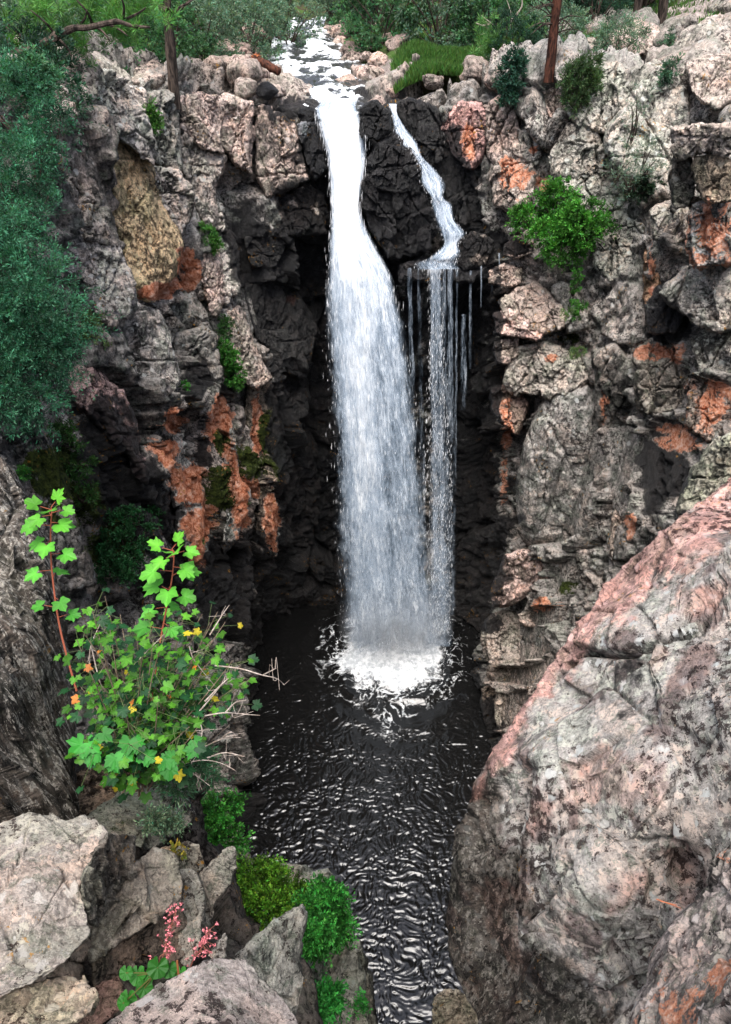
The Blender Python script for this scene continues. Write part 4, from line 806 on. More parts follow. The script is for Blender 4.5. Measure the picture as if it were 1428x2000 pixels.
# side pool left of the lip
# ------------------------------------------------------------------ falling water
def fall_material(name):
    q = NT(name); u = q.attr('fu', 'Fac'); v = q.attr('fv', 'Fac'); s = q.attr('fs', 'Fac'); d = q.attr('dens', 'Fac')
    cb = q.n('ShaderNodeCombineXYZ'); q.set(cb.inputs[0], u); q.set(cb.inputs[1], v); q.set(cb.inputs[2], s); c = cb.outputs[0]
    n1 = q.noise(q.scale(c, (5, .55, 1)), 1, 6, .7, .6); n2 = q.noise(q.scale(c, (26, 3.4, 1)), 1, 4, .75, .5); n3 = q.noise(q.scale(c, (60, 22, 1)), 1, 2, .7)
    n = q.math('MULTIPLY_ADD', n1, .50, q.math('MULTIPLY_ADD', n2, .42, q.math('MULTIPLY', n3, .08)))
    n = q.math('MULTIPLY_ADD', q.math('SUBTRACT', n, .5), 2.3, .5)
    a = q.ss(q.math('ADD', n, d), .70, 1.5)
    a = q.math('MULTIPLY', a, q.math('MULTIPLY', q.attr('fe', 'Fac'), .9))
    b = q.bsdf(q.mix(q.ss(q.math('ADD', n, q.math('MULTIPLY', d, .62)), .62, 1.35), (.22, .31, .42), (.90, .91, .92)), .6, .2)
    cn = q.n('ShaderNodeNormal'); vm = q.n('ShaderNodeVectorMath', operation='NORMALIZE'); va = q.n('ShaderNodeVectorMath', operation='ADD'); sc_ = q.scale(q.n('ShaderNodeNewGeometry').outputs['Normal'], (.35, .35, .35)); q.set(va.inputs[0], sc_); va.inputs[1].default_value = (0, -.6, .62); q.set(vm.inputs[0], va.outputs[0]); q.t.links.new(vm.outputs[0], b.inputs['Normal'])
    tr = q.n('ShaderNodeBsdfTranslucent'); tr.inputs[0].default_value = (.85, .9, .96, 1)
    m1 = q.n('ShaderNodeMixShader'); m1.inputs[0].default_value = .12; q.t.links.new(b.outputs[0], m1.inputs[1]); q.t.links.new(tr.outputs[0], m1.inputs[2])
    t = q.n('ShaderNodeBsdfTransparent'); m2 = q.n('ShaderNodeMixShader'); q.set(m2.inputs[0], a); q.t.links.new(t.outputs[0], m2.inputs[1]); q.t.links.new(m1.outputs[0], m2.inputs[2])
    return q.link(m2.outputs[0])
MF = fall_material('falling_water')
frng = np.random.default_rng(5)
def sheet(rows, nl, seed, dens, nu=40, nv=260, bulge=.3, sep=.12, edge=.18, name='water', parent=None):
    """rows: (py, pxL, pxR, Y). nl nested sheets of water, each with its own flow lines"""
    R = np.array(rows, float); t = np.linspace(0, len(R) - 1, nv); RR = cr(R, t)
    Vs, Fs, U, Vv, Sd, Dn, Ed = [], [], [], [], [], [], []
    off = 0
    for l in range(nl):
        u = np.linspace(0, 1, nu); k = (l / (nl - 1) * 2 - 1) if nl > 1 else 0
        sh = 1 - .10 * abs(k); c = (RR[:, 1] + RR[:, 2]) / 2; hw = (RR[:, 2] - RR[:, 1]) / 2 * sh
        PX = c[:, None] + hw[:, None] * (u[None] * 2 - 1); PYy = RR[:, 0][:, None] + 0 * PX
        Yd = RR[:, 3][:, None] - (bulge * np.sqrt(np.clip(1 - (u * 2 - 1) ** 2, 0, 1)))[None] * k * -1 * np.linspace(.2, 1, nv)[:, None]
        zf = zfY(PX, PYy, Yd); X = Pv(PX, PYy, zf)
        ll = np.concatenate([[0], np.cumsum(np.linalg.norm(np.diff(X[:, nu // 2], axis=0), axis=1))])
        wm = np.linalg.norm(X[:, -1] - X[:, 0], axis=1)
        w0 = np.maximum(wm.mean(), .2)
        UU = (u[None] * 2 - 1) * .5 * w0 + 0 * PX; VV = ll[:, None] + 0 * PX
        X = X + .05 * fbm(np.stack([UU * 4, VV * .9, 0 * UU + seed + l], -1).reshape(-1, 3), seed + l, 4).reshape(nv, nu)[..., None] * np.array([.3, -1, 0])
        ed = np.minimum(u, 1 - u)[None]; en = fbm(np.stack([UU * 1.0, VV * 1.1, 0 * UU + seed * 2 + l], -1).reshape(-1, 3), seed + 30 + l, 4).reshape(nv, nu)
        e = .45 + .55 * sstep(0, edge, ed + .07 * en)
        dd = np.interp(np.linspace(0, 1, nv), np.linspace(0, 1, len(dens)), dens)[:, None] * e
        Vs.append(X.reshape(-1, 3)); Fs.append(grid_faces(nv, nu) + off); off += nu * nv
        U.append(UU.ravel()); Vv.append(VV.ravel()); Sd.append(np.full(nu * nv, seed * 3.7 + l * 11.3)); Dn.append(dd.ravel()); Ed.append((sstep(0, edge * .6, np.minimum(u, 1 - u)[None] + .03 * en) + 0 * dd).ravel())
    me = mesh(name, np.concatenate(Vs), np.concatenate(Fs), MF, extra={'fu': np.concatenate(U), 'fv': np.concatenate(Vv), 'fs': np.concatenate(Sd), 'dens': np.concatenate(Dn), 'fe': np.concatenate(Ed)})
    return obj(name, me, parent)
q = NT('water_drops'); b = q.bsdf((.9, .92, .95), .6, .2); cn = q.n('ShaderNodeCombineXYZ'); cn.inputs[1].default_value = -.5; cn.inputs[2].default_value = .86; q.t.links.new(cn.outputs[0], b.inputs['Normal']); MD = q.link(b.outputs[0])
def drops(rows, n, parent, ln=(.04, .22), wd=.018, spread=.06, bias=1.0, depth=.5, name='spray'):
    R = np.array(rows, float); t = frng.uniform(0, 1, n) ** bias * (len(R) - 1); RR = cr(R, t)
    u = frng.uniform(0, 1, n); far = frng.random(n) < .01; u = np.where(far, frng.normal(0, spread, n) + (frng.random(n) > .5), u)
    px = RR[:, 1] + (RR[:, 2] - RR[:, 1]) * u; Yd = RR[:, 3] + frng.normal(0, depth * .4, n) - .15
    X = Pv(px, RR[:, 0], zfY(px, RR[:, 0], Yd)); mb = MB()
    d = frng.normal(0, .04, (n, 3)); d[:, 2] = -1
    mb.leaves(X, d, frng.uniform(*ln, n), wd * frng.uniform(.5, 1.3, n), frng, (1, 1, 1), 1.0)
    return mb.build(name, MD, parent)
MAIN = [(192,628,700,22.2),(204,620,700,21.4),(215,613,703,21.2),(250,622,714,21.0),(300,636,717,20.9),(350,642,712,20.8),(400,645,706,20.7),(440,643,716,20.65),(480,640,736,20.6),(520,637,760,20.55),(560,635,776,20.5),(620,634,790,20.45),(700,637,804,20.4),(780,641,816,20.35),(860,645,826,20.3),(940,648,834,20.25),(1020,651,842,20.2),(1100,655,850,20.15),(1170,660,860,20.1),(1225,662,868,20.0),(1290,655,874,19.85)]
wf = thing('waterfall', PY(765, 1262, 19.95), 'main white waterfall plunging from the notch at the top into the dark pool', 'waterfall')
sheet(MAIN, 5, 3, [.8, .62, .85, 1.0, 1.1, 1.05, .95, .85, .68, .55, .48, .44, .42, .42, .45, .5, .3], name='water_sheet', parent=wf, nu=70, nv=420, bulge=.45)
core = [(r[0], r[1] + (r[2] - r[1]) * .10, r[1] + (r[2] - r[1]) * (.86 if r[0] < 700 else .62), r[3]) for r in MAIN]
sheet(core, 2, 8, [.4, .7, 1.1, 1.2, 1.2, 1.15, 1.05, .95, .85, .72, .6, .55, .5], name='water_core', parent=wf, nu=60, nv=420, bulge=.2, edge=.3)
drops(MAIN[2:], 3000, wf, spread=.05, wd=.010, ln=(.05, .3), name='spray')
# splash mound at the foot
sp_n = 6000; a = frng.uniform(0, 6.28, sp_n); r_ = np.abs(frng.normal(0, 1, sp_n)) * .72; X = np.stack([1.08 + r_ * np.cos(a) * 1.1, 19.95 + r_ * np.sin(a) * .75, np.abs(frng.normal(0, .35, sp_n)) * np.exp(-(r_ / 2.0) ** 2) * 1.5 + .05], -1)
mb = MB(); dd = frng.normal(0, .5, (sp_n, 3)); dd[:, 2] += .6; mb.leaves(X, dd, frng.uniform(.02, .07, sp_n), .014, frng, (1, 1, 1), .2); mb.build('splash', MD, wf)
CASC = [(203,758,776,21.7),(220,764,776,21.35),(250,768,794,21.0),(280,780,818,20.85),(305,808,826,20.75),(330,814,852,20.6),(360,822,870,20.5),(385,840,868,20.42),(400,842,884,20.4),(430,850,890,20.35),(455,856,912,20.25),(475,864,898,20.2),(492,850,902,20.15),(505,830,896,20.1),(514,808,894,20.1),(526,812,900,20.0)]
cf = thing('side_cascade', PY(850, 524, 20), 'narrow white side cascade tumbling over black rock right of the main fall', 'waterfall')
sheet(CASC, 3, 21, [.75, .5, .62, .42, .6, .46, .62, .5, .7, .45, .5], name='water_sheet', parent=cf, nu=30, nv=240, bulge=.15, edge=.22); drops(CASC, 900, cf, ln=(.03, .10), wd=.008, spread=.12, depth=.25)
vf = thing('water_veil', PY(850, 1215, 20.2), 'thin broken veil of water dropping from the wet ledge beside the main fall', 'waterfall')
def strand(x0, x1, w0, w1, dn, y0=532, y1=1200, Y=20.25, seed=40, nl=2):
    rows = [(y0 - 6, x0 - w0, x0 + w0, Y + .25), (y0, x0 - w0, x0 + w0, Y + .02)]
    for k_ in range(1, 9):
        t = k_ / 8; rows.append((y0 + (y1 - y0) * t, x0 + (x1 - x0) * t - (w0 + (w1 - w0) * t), x0 + (x1 - x0) * t + (w0 + (w1 - w0) * t), Y - .12 * t))
    sheet(rows, nl, seed, dn, name='water_strand', parent=vf, nu=18, nv=240, bulge=.06, edge=.3); return rows
A = strand(851, 858, 16, 20, [.66, .5, .42, .38, .36, .38, .42], seed=41); drops(A, 900, vf, ln=(.06, .2), spread=.1, depth=.2, wd=.007)
for i, a_ in enumerate([(880, 878, 7, 14, [.5, .42, .36, .36, .4]), (893, 886, 3, 4, [.46, .4, .34, .25, .1]), (800, 815, 6, 8, [.46, .38, .34, .3, .34]), (818, 830, 3, 12, [.4, .3, .3, .36, .4]), (868, 868, 4, 14, [.5, .4, .38, .38, .4])]): strand(*a_, seed=50 + i * 3, nl=1)
strand(920, 918, 3, 4, [.46, .36, .34, .2], y1=720, seed=71, nl=1); strand(905, 906, 6, 10, [.35, .42, .4, .2], y0=620, y1=800, seed=74, nl=1); strand(960, 962, 2, 2, [.42, .3], y1=585, seed=76, nl=1); strand(975, 975, 2, 2, [.6, .4], y0=500, y1=560, seed=78, nl=1); strand(940, 940, 2, 2, [.6, .4], y0=520, y1=600, seed=79, nl=1)
strand(850, 858, 8, 33, [.0, .0, .1, .22, .28, .32, .4, .5], y0=600, y1=1262, seed=81, nl=3)
drops([(620,842,866,20.2),(800,830,880,20.2),(950,828,884,20.2),(1100,834,884,20.15),(1235,840,880,20.1)], 1500, vf, spread=.05, depth=.3, bias=.6, wd=.012)
# mist
th = np.linspace(0, 2 * np.pi, 32, endpoint=False); ph = np.linspace(0, np.pi, 18); T, F_ = np.meshgrid(th, ph)
S = np.stack([np.sin(F_) * np.cos(T) * 2.3, np.sin(F_) * np.sin(T) * 1.3, np.cos(F_) * 2.6], -1).reshape(-1, 3) + (1.15, 19.7, 2.0)
q = NT('mist'); p = q.pos(); tc = q.n('ShaderNodeTexCoord'); pv = q.n('ShaderNodeVolumePrincipled'); pv.inputs['Color'].default_value = (.9, .94, 1, 1)
gd = q.n('ShaderNodeVectorMath', operation='DISTANCE'); q.set(gd.inputs[0], q.scale(p, (.9, 1.5, .8))); gd.inputs[1].default_value = (1.15 * .9, 19.7 * 1.5, 1.0)
dn = q.math('MULTIPLY', q.ss(gd.outputs['Value'], 2.6, .2, 0, .55), q.ss(q.noise(p, 1.3, 3), .35, .7, .3, 1)); q.set(pv.inputs['Density'], dn); q.t.links.new(pv.outputs[0], q.out.inputs[1])
o = obj('mist', mesh('mist', S, grid_faces(18, 32, True)[:, ::-1], q.m)); o['kind'] = 'stuff'
# ------------------------------------------------------------------ vegetation
def twiggy(g, cc, cs, bias, per, ntw=6):
    n = len(cc); ax = g.normal(size=(n, ntw, 3)) + 1.3 * np.broadcast_to(bias, (n, 3))[:, None]; ax /= np.linalg.norm(ax, axis=2, keepdims=True)
    k_ = g.integers(0, ntw, (n, per)); A = np.take_along_axis(ax, k_[..., None], 1); t = g.uniform(.1, 1, (n, per)); L = (cs * g.uniform(.8, 1.2, n))[:, None] * (.8 + .4 * (k_ % 3) / 2) * 1.25
    s = g.normal(size=(n, per, 3)); s -= (s * A).sum(2, keepdims=True) * A; s /= np.maximum(np.linalg.norm(s, axis=2, keepdims=True), 1e-6)
    pts = cc[:, None] + A * (t * L)[..., None] + s * (.05 * L)[..., None]
    pts[..., 2] -= .12 * (t * t) * L
    return pts, A * .75 + s * .8, t
def clump_cloud(rng_, n_cl, R, per, cr_, up=.3, hollow=.55):
    """points and directions of leaves gathered in clumps within an ellipsoid R"""
    u = rng_.normal(size=(n_cl, 3)); u /= np.linalg.norm(u, axis=1, keepdims=True); rad = rng_.uniform(hollow, 1, n_cl) ** .7
    cc = u * rad[:, None] * R; cs = cr_ * rng_.uniform(.55, 1.3, n_cl)
    pts, dirs, tt = twiggy(rng_, cc, cs, u * .7 + np.array([0, 0, up]), per)
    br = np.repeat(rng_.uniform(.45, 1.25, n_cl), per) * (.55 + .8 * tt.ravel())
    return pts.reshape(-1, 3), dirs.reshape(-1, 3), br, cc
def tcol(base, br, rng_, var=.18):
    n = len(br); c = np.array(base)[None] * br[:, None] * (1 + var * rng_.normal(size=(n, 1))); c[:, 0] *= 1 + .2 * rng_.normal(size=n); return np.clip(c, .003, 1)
def make_bush(name, R, base, n_cl, per, ln, wd, seed, stem=True, cs=.3, bark=None, hollow=.45, up=.3):
    g = np.random.default_rng(seed); root = bpy.data.objects.new(name, None); C.objects.link(root)
    R = np.array(R, float); p, d, br, cc = clump_cloud(g, n_cl, R, per, R.mean() * cs, hollow=hollow, up=up)
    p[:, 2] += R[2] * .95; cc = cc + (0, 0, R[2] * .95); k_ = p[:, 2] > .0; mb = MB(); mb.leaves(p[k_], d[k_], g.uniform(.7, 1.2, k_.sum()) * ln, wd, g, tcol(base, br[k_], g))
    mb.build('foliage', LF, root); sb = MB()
    for c_ in cc[::max(1, n_cl // 14)]:
        m = c_ * (.35, .35, .5) + g.normal(0, .05, 3) * R; sb.tube(path([(g.normal(0, .04), g.normal(0, .04), -.2), m, c_], 7), np.linspace(.035, .008, 7) * R[2], 5, seed=seed)
    sb.build('stems', bark or BK, root); return root
def make_tree(name, H, cr0, Rw, base, seed, kind='pine', bark=None, tr=.13, n_br=34, tuft=70, ln=.22, wd=.028, bare=0):
    g = np.random.default_rng(seed); root = bpy.data.objects.new(name, None); C.objects.link(root)
    ax = path([(0, 0, -.4), (g.normal(0, .1), g.normal(0, .1), H * .35), (g.normal(0, .2), g.normal(0, .2), H * .7), (g.normal(0, .2), g.normal(0, .2), H)], 24)
    tb = MB(); tb.tube(ax, np.linspace(tr, tr * .22, 24), 10, rough=.25, seed=seed); tb.build('trunk', bark or BK, root, smooth=True)
    bb = MB(); fb = MB()
    for i in range(n_br):
        t = cr0 + (1 - cr0) * (i + g.random()) / n_br; o_ = ax[int(t * 23)]; a = i * 2.4 + g.normal(0, .3); L = Rw * (1.15 - t * .85) * g.uniform(.6, 1.1) if kind == 'pine' else Rw * g.uniform(.6, 1.1) * math.sin(math.pi * min(1, .25 + .7 * (t - cr0) / (1 - cr0)))
        e = o_ + np.array([math.cos(a) * L, math.sin(a) * L, L * g.uniform(-.05, .35)]); m = (o_ + e) / 2 + (0, 0, -.08 * L)
        B = path([o_, m, e], 8); bb.tube(B, np.linspace(tr * .28, tr * .06, 8), 5)
        for j in range(5 if kind == 'pine' else 4):
            c_ = B[7 - j] + g.normal(0, .10 * Rw, 3); n = tuft; d = g.normal(size=(n, 3)); d /= np.linalg.norm(d, axis=1, keepdims=True)
            if kind == 'pine': d = d + (e - o_) / max(L, .1) * .5 + (0, 0, .35); pt = c_ + d * g.uniform(0, .5, (n, 1)) * ln
            else: pt = c_ + d * g.uniform(.2, 1, (n, 1)) * Rw * .2
            br = np.full(n, g.uniform(.6, 1.3)); fb.leaves(pt, d, ln * g.uniform(.6, 1.1, n), wd, g, tcol(base, br, g))
    bb.build('branches', bark or BK, root); fb.build('foliage', LF, root); return root
def copy_tree(o):
    r = o.copy(); C.objects.link(r)
    for ch in o.children:
        c_ = ch.copy(); C.objects.link(c_); c_.parent = r
    return r
def place(proto, loc, s, label, cat, group=None, rz=None, first={}):
    key = proto.name
    if key in first: r = copy_tree(proto)
    else: r = proto; first[key] = 1
    r.location = Vector([float(v) for v in loc]); r.scale = (s, s, s); r.rotation_euler = (0, 0, rng.uniform(0, 6.28) if rz is None else rz)
    return tag(r, label, cat, group)
GB = (.07, .175, .075); GW = (.12, .20, .135); GD = (.025, .07, .042); GP = (.06, .155, .045); GBR = (.075, .235, .035)
bush1 = make_bush('willow_shrub', (1.3, 1.3, 1.2), GW, 90, 110, .085, .04, 11); bush2 = make_bush('leafy_shrub', (1.2, 1.2, 1.0), GB, 80, 110, .10, .05, 12); bush3 = make_bush('juniper_shrub', (1.0, 1.0, 1.1), GD, 80, 110, .09, .03, 13, up=.8)
pine1 = make_tree('pine_tree', 9, .18, 2.1, GP, 21, tr=.17, bark=BK); pine2 = make_tree('pine_tree', 11, .3, 2.3, (.045, .11, .05), 22, tr=.2, bark=BR); broad = make_tree('oak_tree', 6, .2, 2.0, GB, 23, kind='b', tr=.12, ln=.14, wd=.07, tuft=110)
def gz_(x, y): return float(plateau(np.array([x]), np.array([y]))[0])
def at(px, Y, py=100): Q_ = PY(px, py, Y); return float(Q_[0])
# named shrubs close behind the rim
for pr, px, py, Y, s, lab in [(bush2,205,125,21.5,.75,'mid-green shrub behind the pillar head on the left rim'),(bush2,285,130,22,.75,'loose green shrub left of the lone pine trunk'),(bush1,400,112,24.5,.75,'green shrub just right of the lone pine trunk'),(bush2,345,120,23.5,.7,'bushy green shrub right behind the lone pine trunk'),
        (bush1,485,100,27.5,.8,'grey-green willow shrub left of the stream head'),(bush1,560,70,31,.9,'blue-green willow behind the boulders at the stream head'),(bush2,745,100,28.5,1.0,'bright green shrub on the right bank of the stream'),(bush1,860,98,28,1.1,'wide grey-green willow behind the grass patch'),
        (bush1,930,90,30,1.0,'grey-green willow left of the small round pine'),(bush3,1000,160,23,.62,'dark juniper tuft below the small round pine'),(bush3,1130,165,21.5,.42,'dark olive tuft right of the red pine trunk'),(bush1,1080,95,26,.6,'pale shrub behind the red pine trunk'),(bush3,70,190,15,.8,'dark shrub at the left edge above the juniper'),(bush1,1200,120,25,.5,'small grey-green shrub on the right slope outcrop'),
        (bush1,60,110,20,.95,'grey-green shrub at the far left under the arching branch'),(bush2,130,60,24,1.,'deep green shrub behind the arching branch')]:
    zf_ = float(base_depth(px, py)); Q_ = P(px, py, min(zf_, zfY(px, py, Y)))
    x_ = at(px, Y, py); place(pr, (x_, Y, gz_(x_, Y) - .15), s * 1.15, lab, 'shrub')
# forest behind
fr_ = random.Random(9); n_t = 0
for i in range(46):
    Y = fr_.uniform(31, 62); px = fr_.uniform(-250, 1330); x_ = at(px, Y, 60)
    if abs(x_ - np.interp(Y, SA[:, 0], SA[:, 1])) < 1.4 and Y < 45: continue
    if x_ > 9 and Y < 38: continue
    kd = fr_.random(); pr, nm, ct = (pine1, 'pine', 'pine tree') if kd < .3 else ((pine2, 'pine', 'pine tree') if kd < .45 else (broad, 'broadleaf', 'tree'))
    s = fr_.uniform(.8, 1.15)
    place(pr, (x_, Y, gz_(x_, Y) - .1), s, {'pine': 'one of the pines standing in the dark forest beyond the stream', 'broadleaf': 'one of the leafy oaks in the forest beyond the stream'}[nm], ct, {'pine': 'pines in the far forest', 'broadleaf': 'oaks in the far forest'}[nm])
for i in range(64):
    Y = fr_.uniform(27, 56); px = fr_.uniform(-200, 1500); x_ = at(px, Y, 60)
    if abs(x_ - np.interp(Y, SA[:, 0], SA[:, 1])) < 1.7 and Y < 45: continue
    if x_ > 8 and Y < 33: continue
    if 760 < px < 940 and Y < 30: continue
    place([bush1, bush2, bush3][i % 3], (x_, Y, gz_(x_, Y) - .2), fr_.uniform(1.0, 1.9), 'one of the shrubs crowding the forest edge beyond the rim', 'shrub', 'shrubs along the forest edge')
# dark mass of woods closing the view
mb = MB(); g = np.random.default_rng(77); n = 60000; X = np.stack([g.uniform(-60, 60, n), g.uniform(60, 80, n), 0 * g.uniform(0, 1, n)], -1); X[:, 2] = 19.8 + g.uniform(0, 9, n) * (1 - .3 * np.abs(perlin(X * .15, 3)))
mb.leaves(X, g.normal(size=(n, 3)), .9, .5, g, tcol((.02, .05, .03), np.full(n, 1.), g, .4)); o = mb.build('woods', LF); o['kind'] = 'stuff'
# lone pine on the left rim with its high crown, trunk leaning a touch
def limb(mb, pts, r0, r1, n=16, sides=7, rough=.2, seed=1): mb.tube(path(pts, n), np.linspace(r0, r1, n), sides, rough=rough, seed=seed)
def tufts(mb, P_, n_t_, spread, n, ln, wd, base, g, up=.4, br=(.6, 1.35)):
    P_ = np.asarray(P_, float)
    for i in range(n_t_):
        c_ = P_[g.integers(len(P_))] + g.normal(0, 1, 3) * spread; d = g.normal(size=(n, 3)); d /= np.linalg.norm(d, axis=1, keepdims=True); d[:, 2] += up
        pt = c_ + d * g.uniform(0, .5, (n, 1)) * ln; mb.leaves(pt, d, ln * g.uniform(.6, 1.15, n), wd, g, tcol(base, np.full(n, g.uniform(*br)), g))
b0 = on(338, 182); lone = thing('pine_tree', b0, 'lone pine with a thin dark trunk standing on the left rim', 'pine tree'); tb = MB(); bt = np.array(b0); Yb = float(bt[1])
tp = [bt - (0, 0, .3), PY(334, 100, Yb), PY(327, 20, Yb), PY(326, -120, Yb), PY(330, -330, Yb)]
limb(tb, tp, .14, .05, 30, 10, seed=3); tb.build('trunk', BK, lone, smooth=True)
bb = MB(); fb = MB(); g = np.random.default_rng(31)
for pts in [[(328,30),(360,10),(400,-20)],[(328,20),(290,0),(240,-10)],[(327,0),(380,-40),(450,-50)],[(327,-10),(270,-40),(200,-50)],[(330,-60),(300,-110),(220,-140)],[(330,-60),(390,-120),(440,-150)],[(328,30),(300,8),(262,5)],[(330,-150),(330,-220),(360,-300)],[(330,-150),(290,-200),(250,-260)]]:
    W = np.array([PY(a, b, Yb + g.uniform(-.8, .8)) for a, b in pts]); limb(bb, W, .05, .015, 10, 5); tufts(fb, path(W, 10)[5:] + np.array([0, .7, .3]), 26, .22, 60, .15, .012, (.085, .20, .05), g)
bb.build('branches', BK, lone); fb.build('foliage', LF, lone)
# arching branch pine at the far left
Yb = 15.5; base = PY(-140, 190, Yb); ap = thing('pine_tree', base, 'pine whose long bare branch arches in from the upper left edge', 'pine tree'); tb = MB()
limb(tb, [base - (0, 0, .4), PY(-145, 0, Yb), PY(-150, -300, Yb)], .2, .1, 20, 10); tb.build('trunk', BK, ap, smooth=True); bb = MB(); fb = MB()
ARC = [PY(-145,150,Yb),PY(-40,120,Yb),PY(55,98,Yb),PY(110,74,Yb),PY(150,52,Yb+.1),PY(185,50,Yb),PY(235,38,Yb-.1),PY(270,47,Yb),PY(302,49,Yb)]
limb(bb, np.array(ARC) - (0, .35, 0), .085, .02, 30, 8, rough=.5, seed=8)
for a, b_ in (((110,70),(60,20)),((180,46),(150,0)),((240,40),(235,-10)),((180,46),(215,80)),((110,72),(140,110)),((60,98),(30,60)),((-40,120),(-60,60)),((60,98),(20,130)),((240,40),(285,15)),((150,55),(170,20)),((205,44),(250,70))):
    W = [PY(a[0], a[1], Yb), PY((a[0]+b_[0])/2+5, (a[1]+b_[1])/2, Yb-.2), PY(b_[0], b_[1], Yb-.3)]; limb(bb, W, .03, .01, 8, 5); tufts(fb, path(W, 8)[4:] + np.array([0, .35, .12]), 16, .18, 60, .14, .012, (.085, .22, .05), g, br=(.5, 1.5))
tufts(fb, np.array(ARC[2:6]) + (0, .5, .45), 34, .2, 60, .14, .012, (.095, .22, .05), g)
bb.build('branches', BK, ap); fb.build('foliage', LF, ap)
# red-barked pine right of the stream
for (px, py, Yt, w0, top, lab, bk, nb) in [(1071,160,20.6,.13,(1092,-120),'stout red-barked pine on the right rim',BR,9),(1240,55,29,.14,(1252,-200),'thin dark pine trunk left of its twin on the upper right slope',BK,5),(1294,48,29,.16,(1296,-200),'thin dark pine trunk right of its twin on the upper right slope',BK,5),(645,66,36,.15,(643,-160),'dark slim pine trunk behind the head of the stream',BK,6),(425,58,31,.2,(422,-160),'dark pine trunk in the forest above the left boulders',BK,6),(1052,75,30,.22,(1062,-120),'dark pine trunk just behind the red-barked pine',BK,6),(160,60,30,.13,(158,-100),'slim pine trunk behind the arching branch',BK,5),(1105,40,36,.18,(1108,-100),'dark straight trunk in the forest right of the red-barked pine',BK,5),(800,55,36,.18,(797,-100),'red-brown trunk between the two willows beyond the stream',BR,5)]:
    x_ = at(px, Yt, py); bt = np.array([x_, Yt, gz_(x_, Yt) - .2]) if Yt > 22 else PY(px, py, Yt); T_ = thing('pine_tree', bt, lab, 'pine tree'); tb = MB()
    tpz = PY(top[0], top[1], Yt); tpz[2] = max(tpz[2], bt[2] + 7)
    limb(tb, [bt, bt * .6 + tpz * .4 + g.normal(0, .05, 3), tpz], w0, w0 * .5, 26, 12, seed=int(px)); tb.build('trunk', bk, T_, smooth=True); bb = MB(); fb = MB()
    for i in range(nb):
        t = .35 + .6 * i / nb; o_ = bt * (1 - t) + tpz * t; a = g.uniform(0, 6.28); L = g.uniform(.8, 1.8); e = o_ + (math.cos(a) * L, math.sin(a) * L, -.2 * L + .3); W = [o_, (o_ + e) / 2 + (0, 0, .1), e]
        limb(bb, W, .04, .01, 8, 5); tufts(fb, path(W, 8)[4:], 12, .25, 50, .24, .02, (.06, .14, .045), g)
    bb.build('branches', BK, T_); fb.build('foliage', LF, T_)
# dead grey snag branches near the red pine
sn = thing('dead_branches', PY(985, 90, 24), 'bare silvery dead branches left of the red-barked pine', 'dead branches'); mb = MB()
for pts in [[(985,90),(975,60),(940,30)],[(975,60),(960,62),(938,68)],[(985,80),(1000,40),(990,0)],[(960,45),(945,50),(930,45)],[(1000,40),(1020,10),(1012,-20)],[(985,90),(960,75),(950,40)]]: limb(mb, [PY(a, b, 24) for a, b in pts], .03, .008, 10, 5)
mb.build('twigs', TW, sn)
d2_ = thing('dead_branches', PY(1090, 30, 21), 'tangled dark dead branches crossing the red-barked trunk', 'dead branches'); mb = MB()
for i in range(16):
    a, b = 1085 + g.uniform(-6, 6), g.uniform(0, 70); c_, d_ = a + g.choice([-1, 1]) * g.uniform(30, 70), b + g.uniform(-40, 25); limb(mb, [PY(a, b, 20.6), PY((a + c_) / 2, (b + d_) / 2 - 8, 20.4), PY(c_, d_, 20.3)], .02, .005, 8, 4)
mb.build('twigs', BK, d2_)
# small round pine
Y_ = 23.6; bt = PY(985, 140, Y_); sp_ = thing('young_pine', bt, 'young bright green pine between the willow and the red-barked pine', 'pine tree'); tb = MB(); limb(tb, [bt - (0, 0, .2), PY(990, 90, Y_), PY(990, 40, Y_)], .06, .02, 10, 7); tb.build('trunk', BK, sp_, smooth=True); fb = MB(); bb = MB()
for i in range(18):
    a = PY(g.uniform(930, 1040), g.uniform(45, 125), Y_ + g.uniform(-.7, .7)); W = [PY(989, g.uniform(60, 120), Y_), a]; limb(bb, [W[0], (W[0] + a) / 2, a], .015, .006, 6, 4); tufts(fb, np.array([a, (W[0] + a * 2) / 3]), 9, .13, 50, .17, .016, (.085, .20, .055), g)
bb.build('branches', BK, sp_); fb.build('foliage', LF, sp_)
# stump and log
st_ = tag((lambda m: m)(None) or thing('tree_stump', PY(810, 135, 24.2), 'small weathered stump at the left end of the grass patch', 'stump'), None, None); mb = MB(); b_ = PY(810, 138, 24.2); limb(mb, [b_ - (0, 0, .2), b_ + (0, 0, .15), b_ + (.02, 0, .38)], .13, .10, 8, 10, .5); mb.build('wood', bark_material('old_wood', (.05, .045, .04), (.22, .19, .16)), st_, smooth=True)
lg = thing('fallen_log', PY(520, 130, 23.4), 'reddish fallen log with a broken orange end among the rim boulders', 'log'); mb = MB(); limb(mb, [PY(497, 116, 23.6), PY(520, 126, 23.4), PY(545, 140, 23.2)], .11, .10, 10, 12, .4); mb.build('wood', BR, lg, smooth=True)
mb = MB(); e_ = PY(499, 117, 23.55); mb.leaves(e_ + g.normal(0, .05, (40, 3)), g.normal(size=(40, 3)), .2, .06, g, (1, 1, 1)); mb.build('broken_end', plain('orange_wood', (.40, .14, .06)), lg)
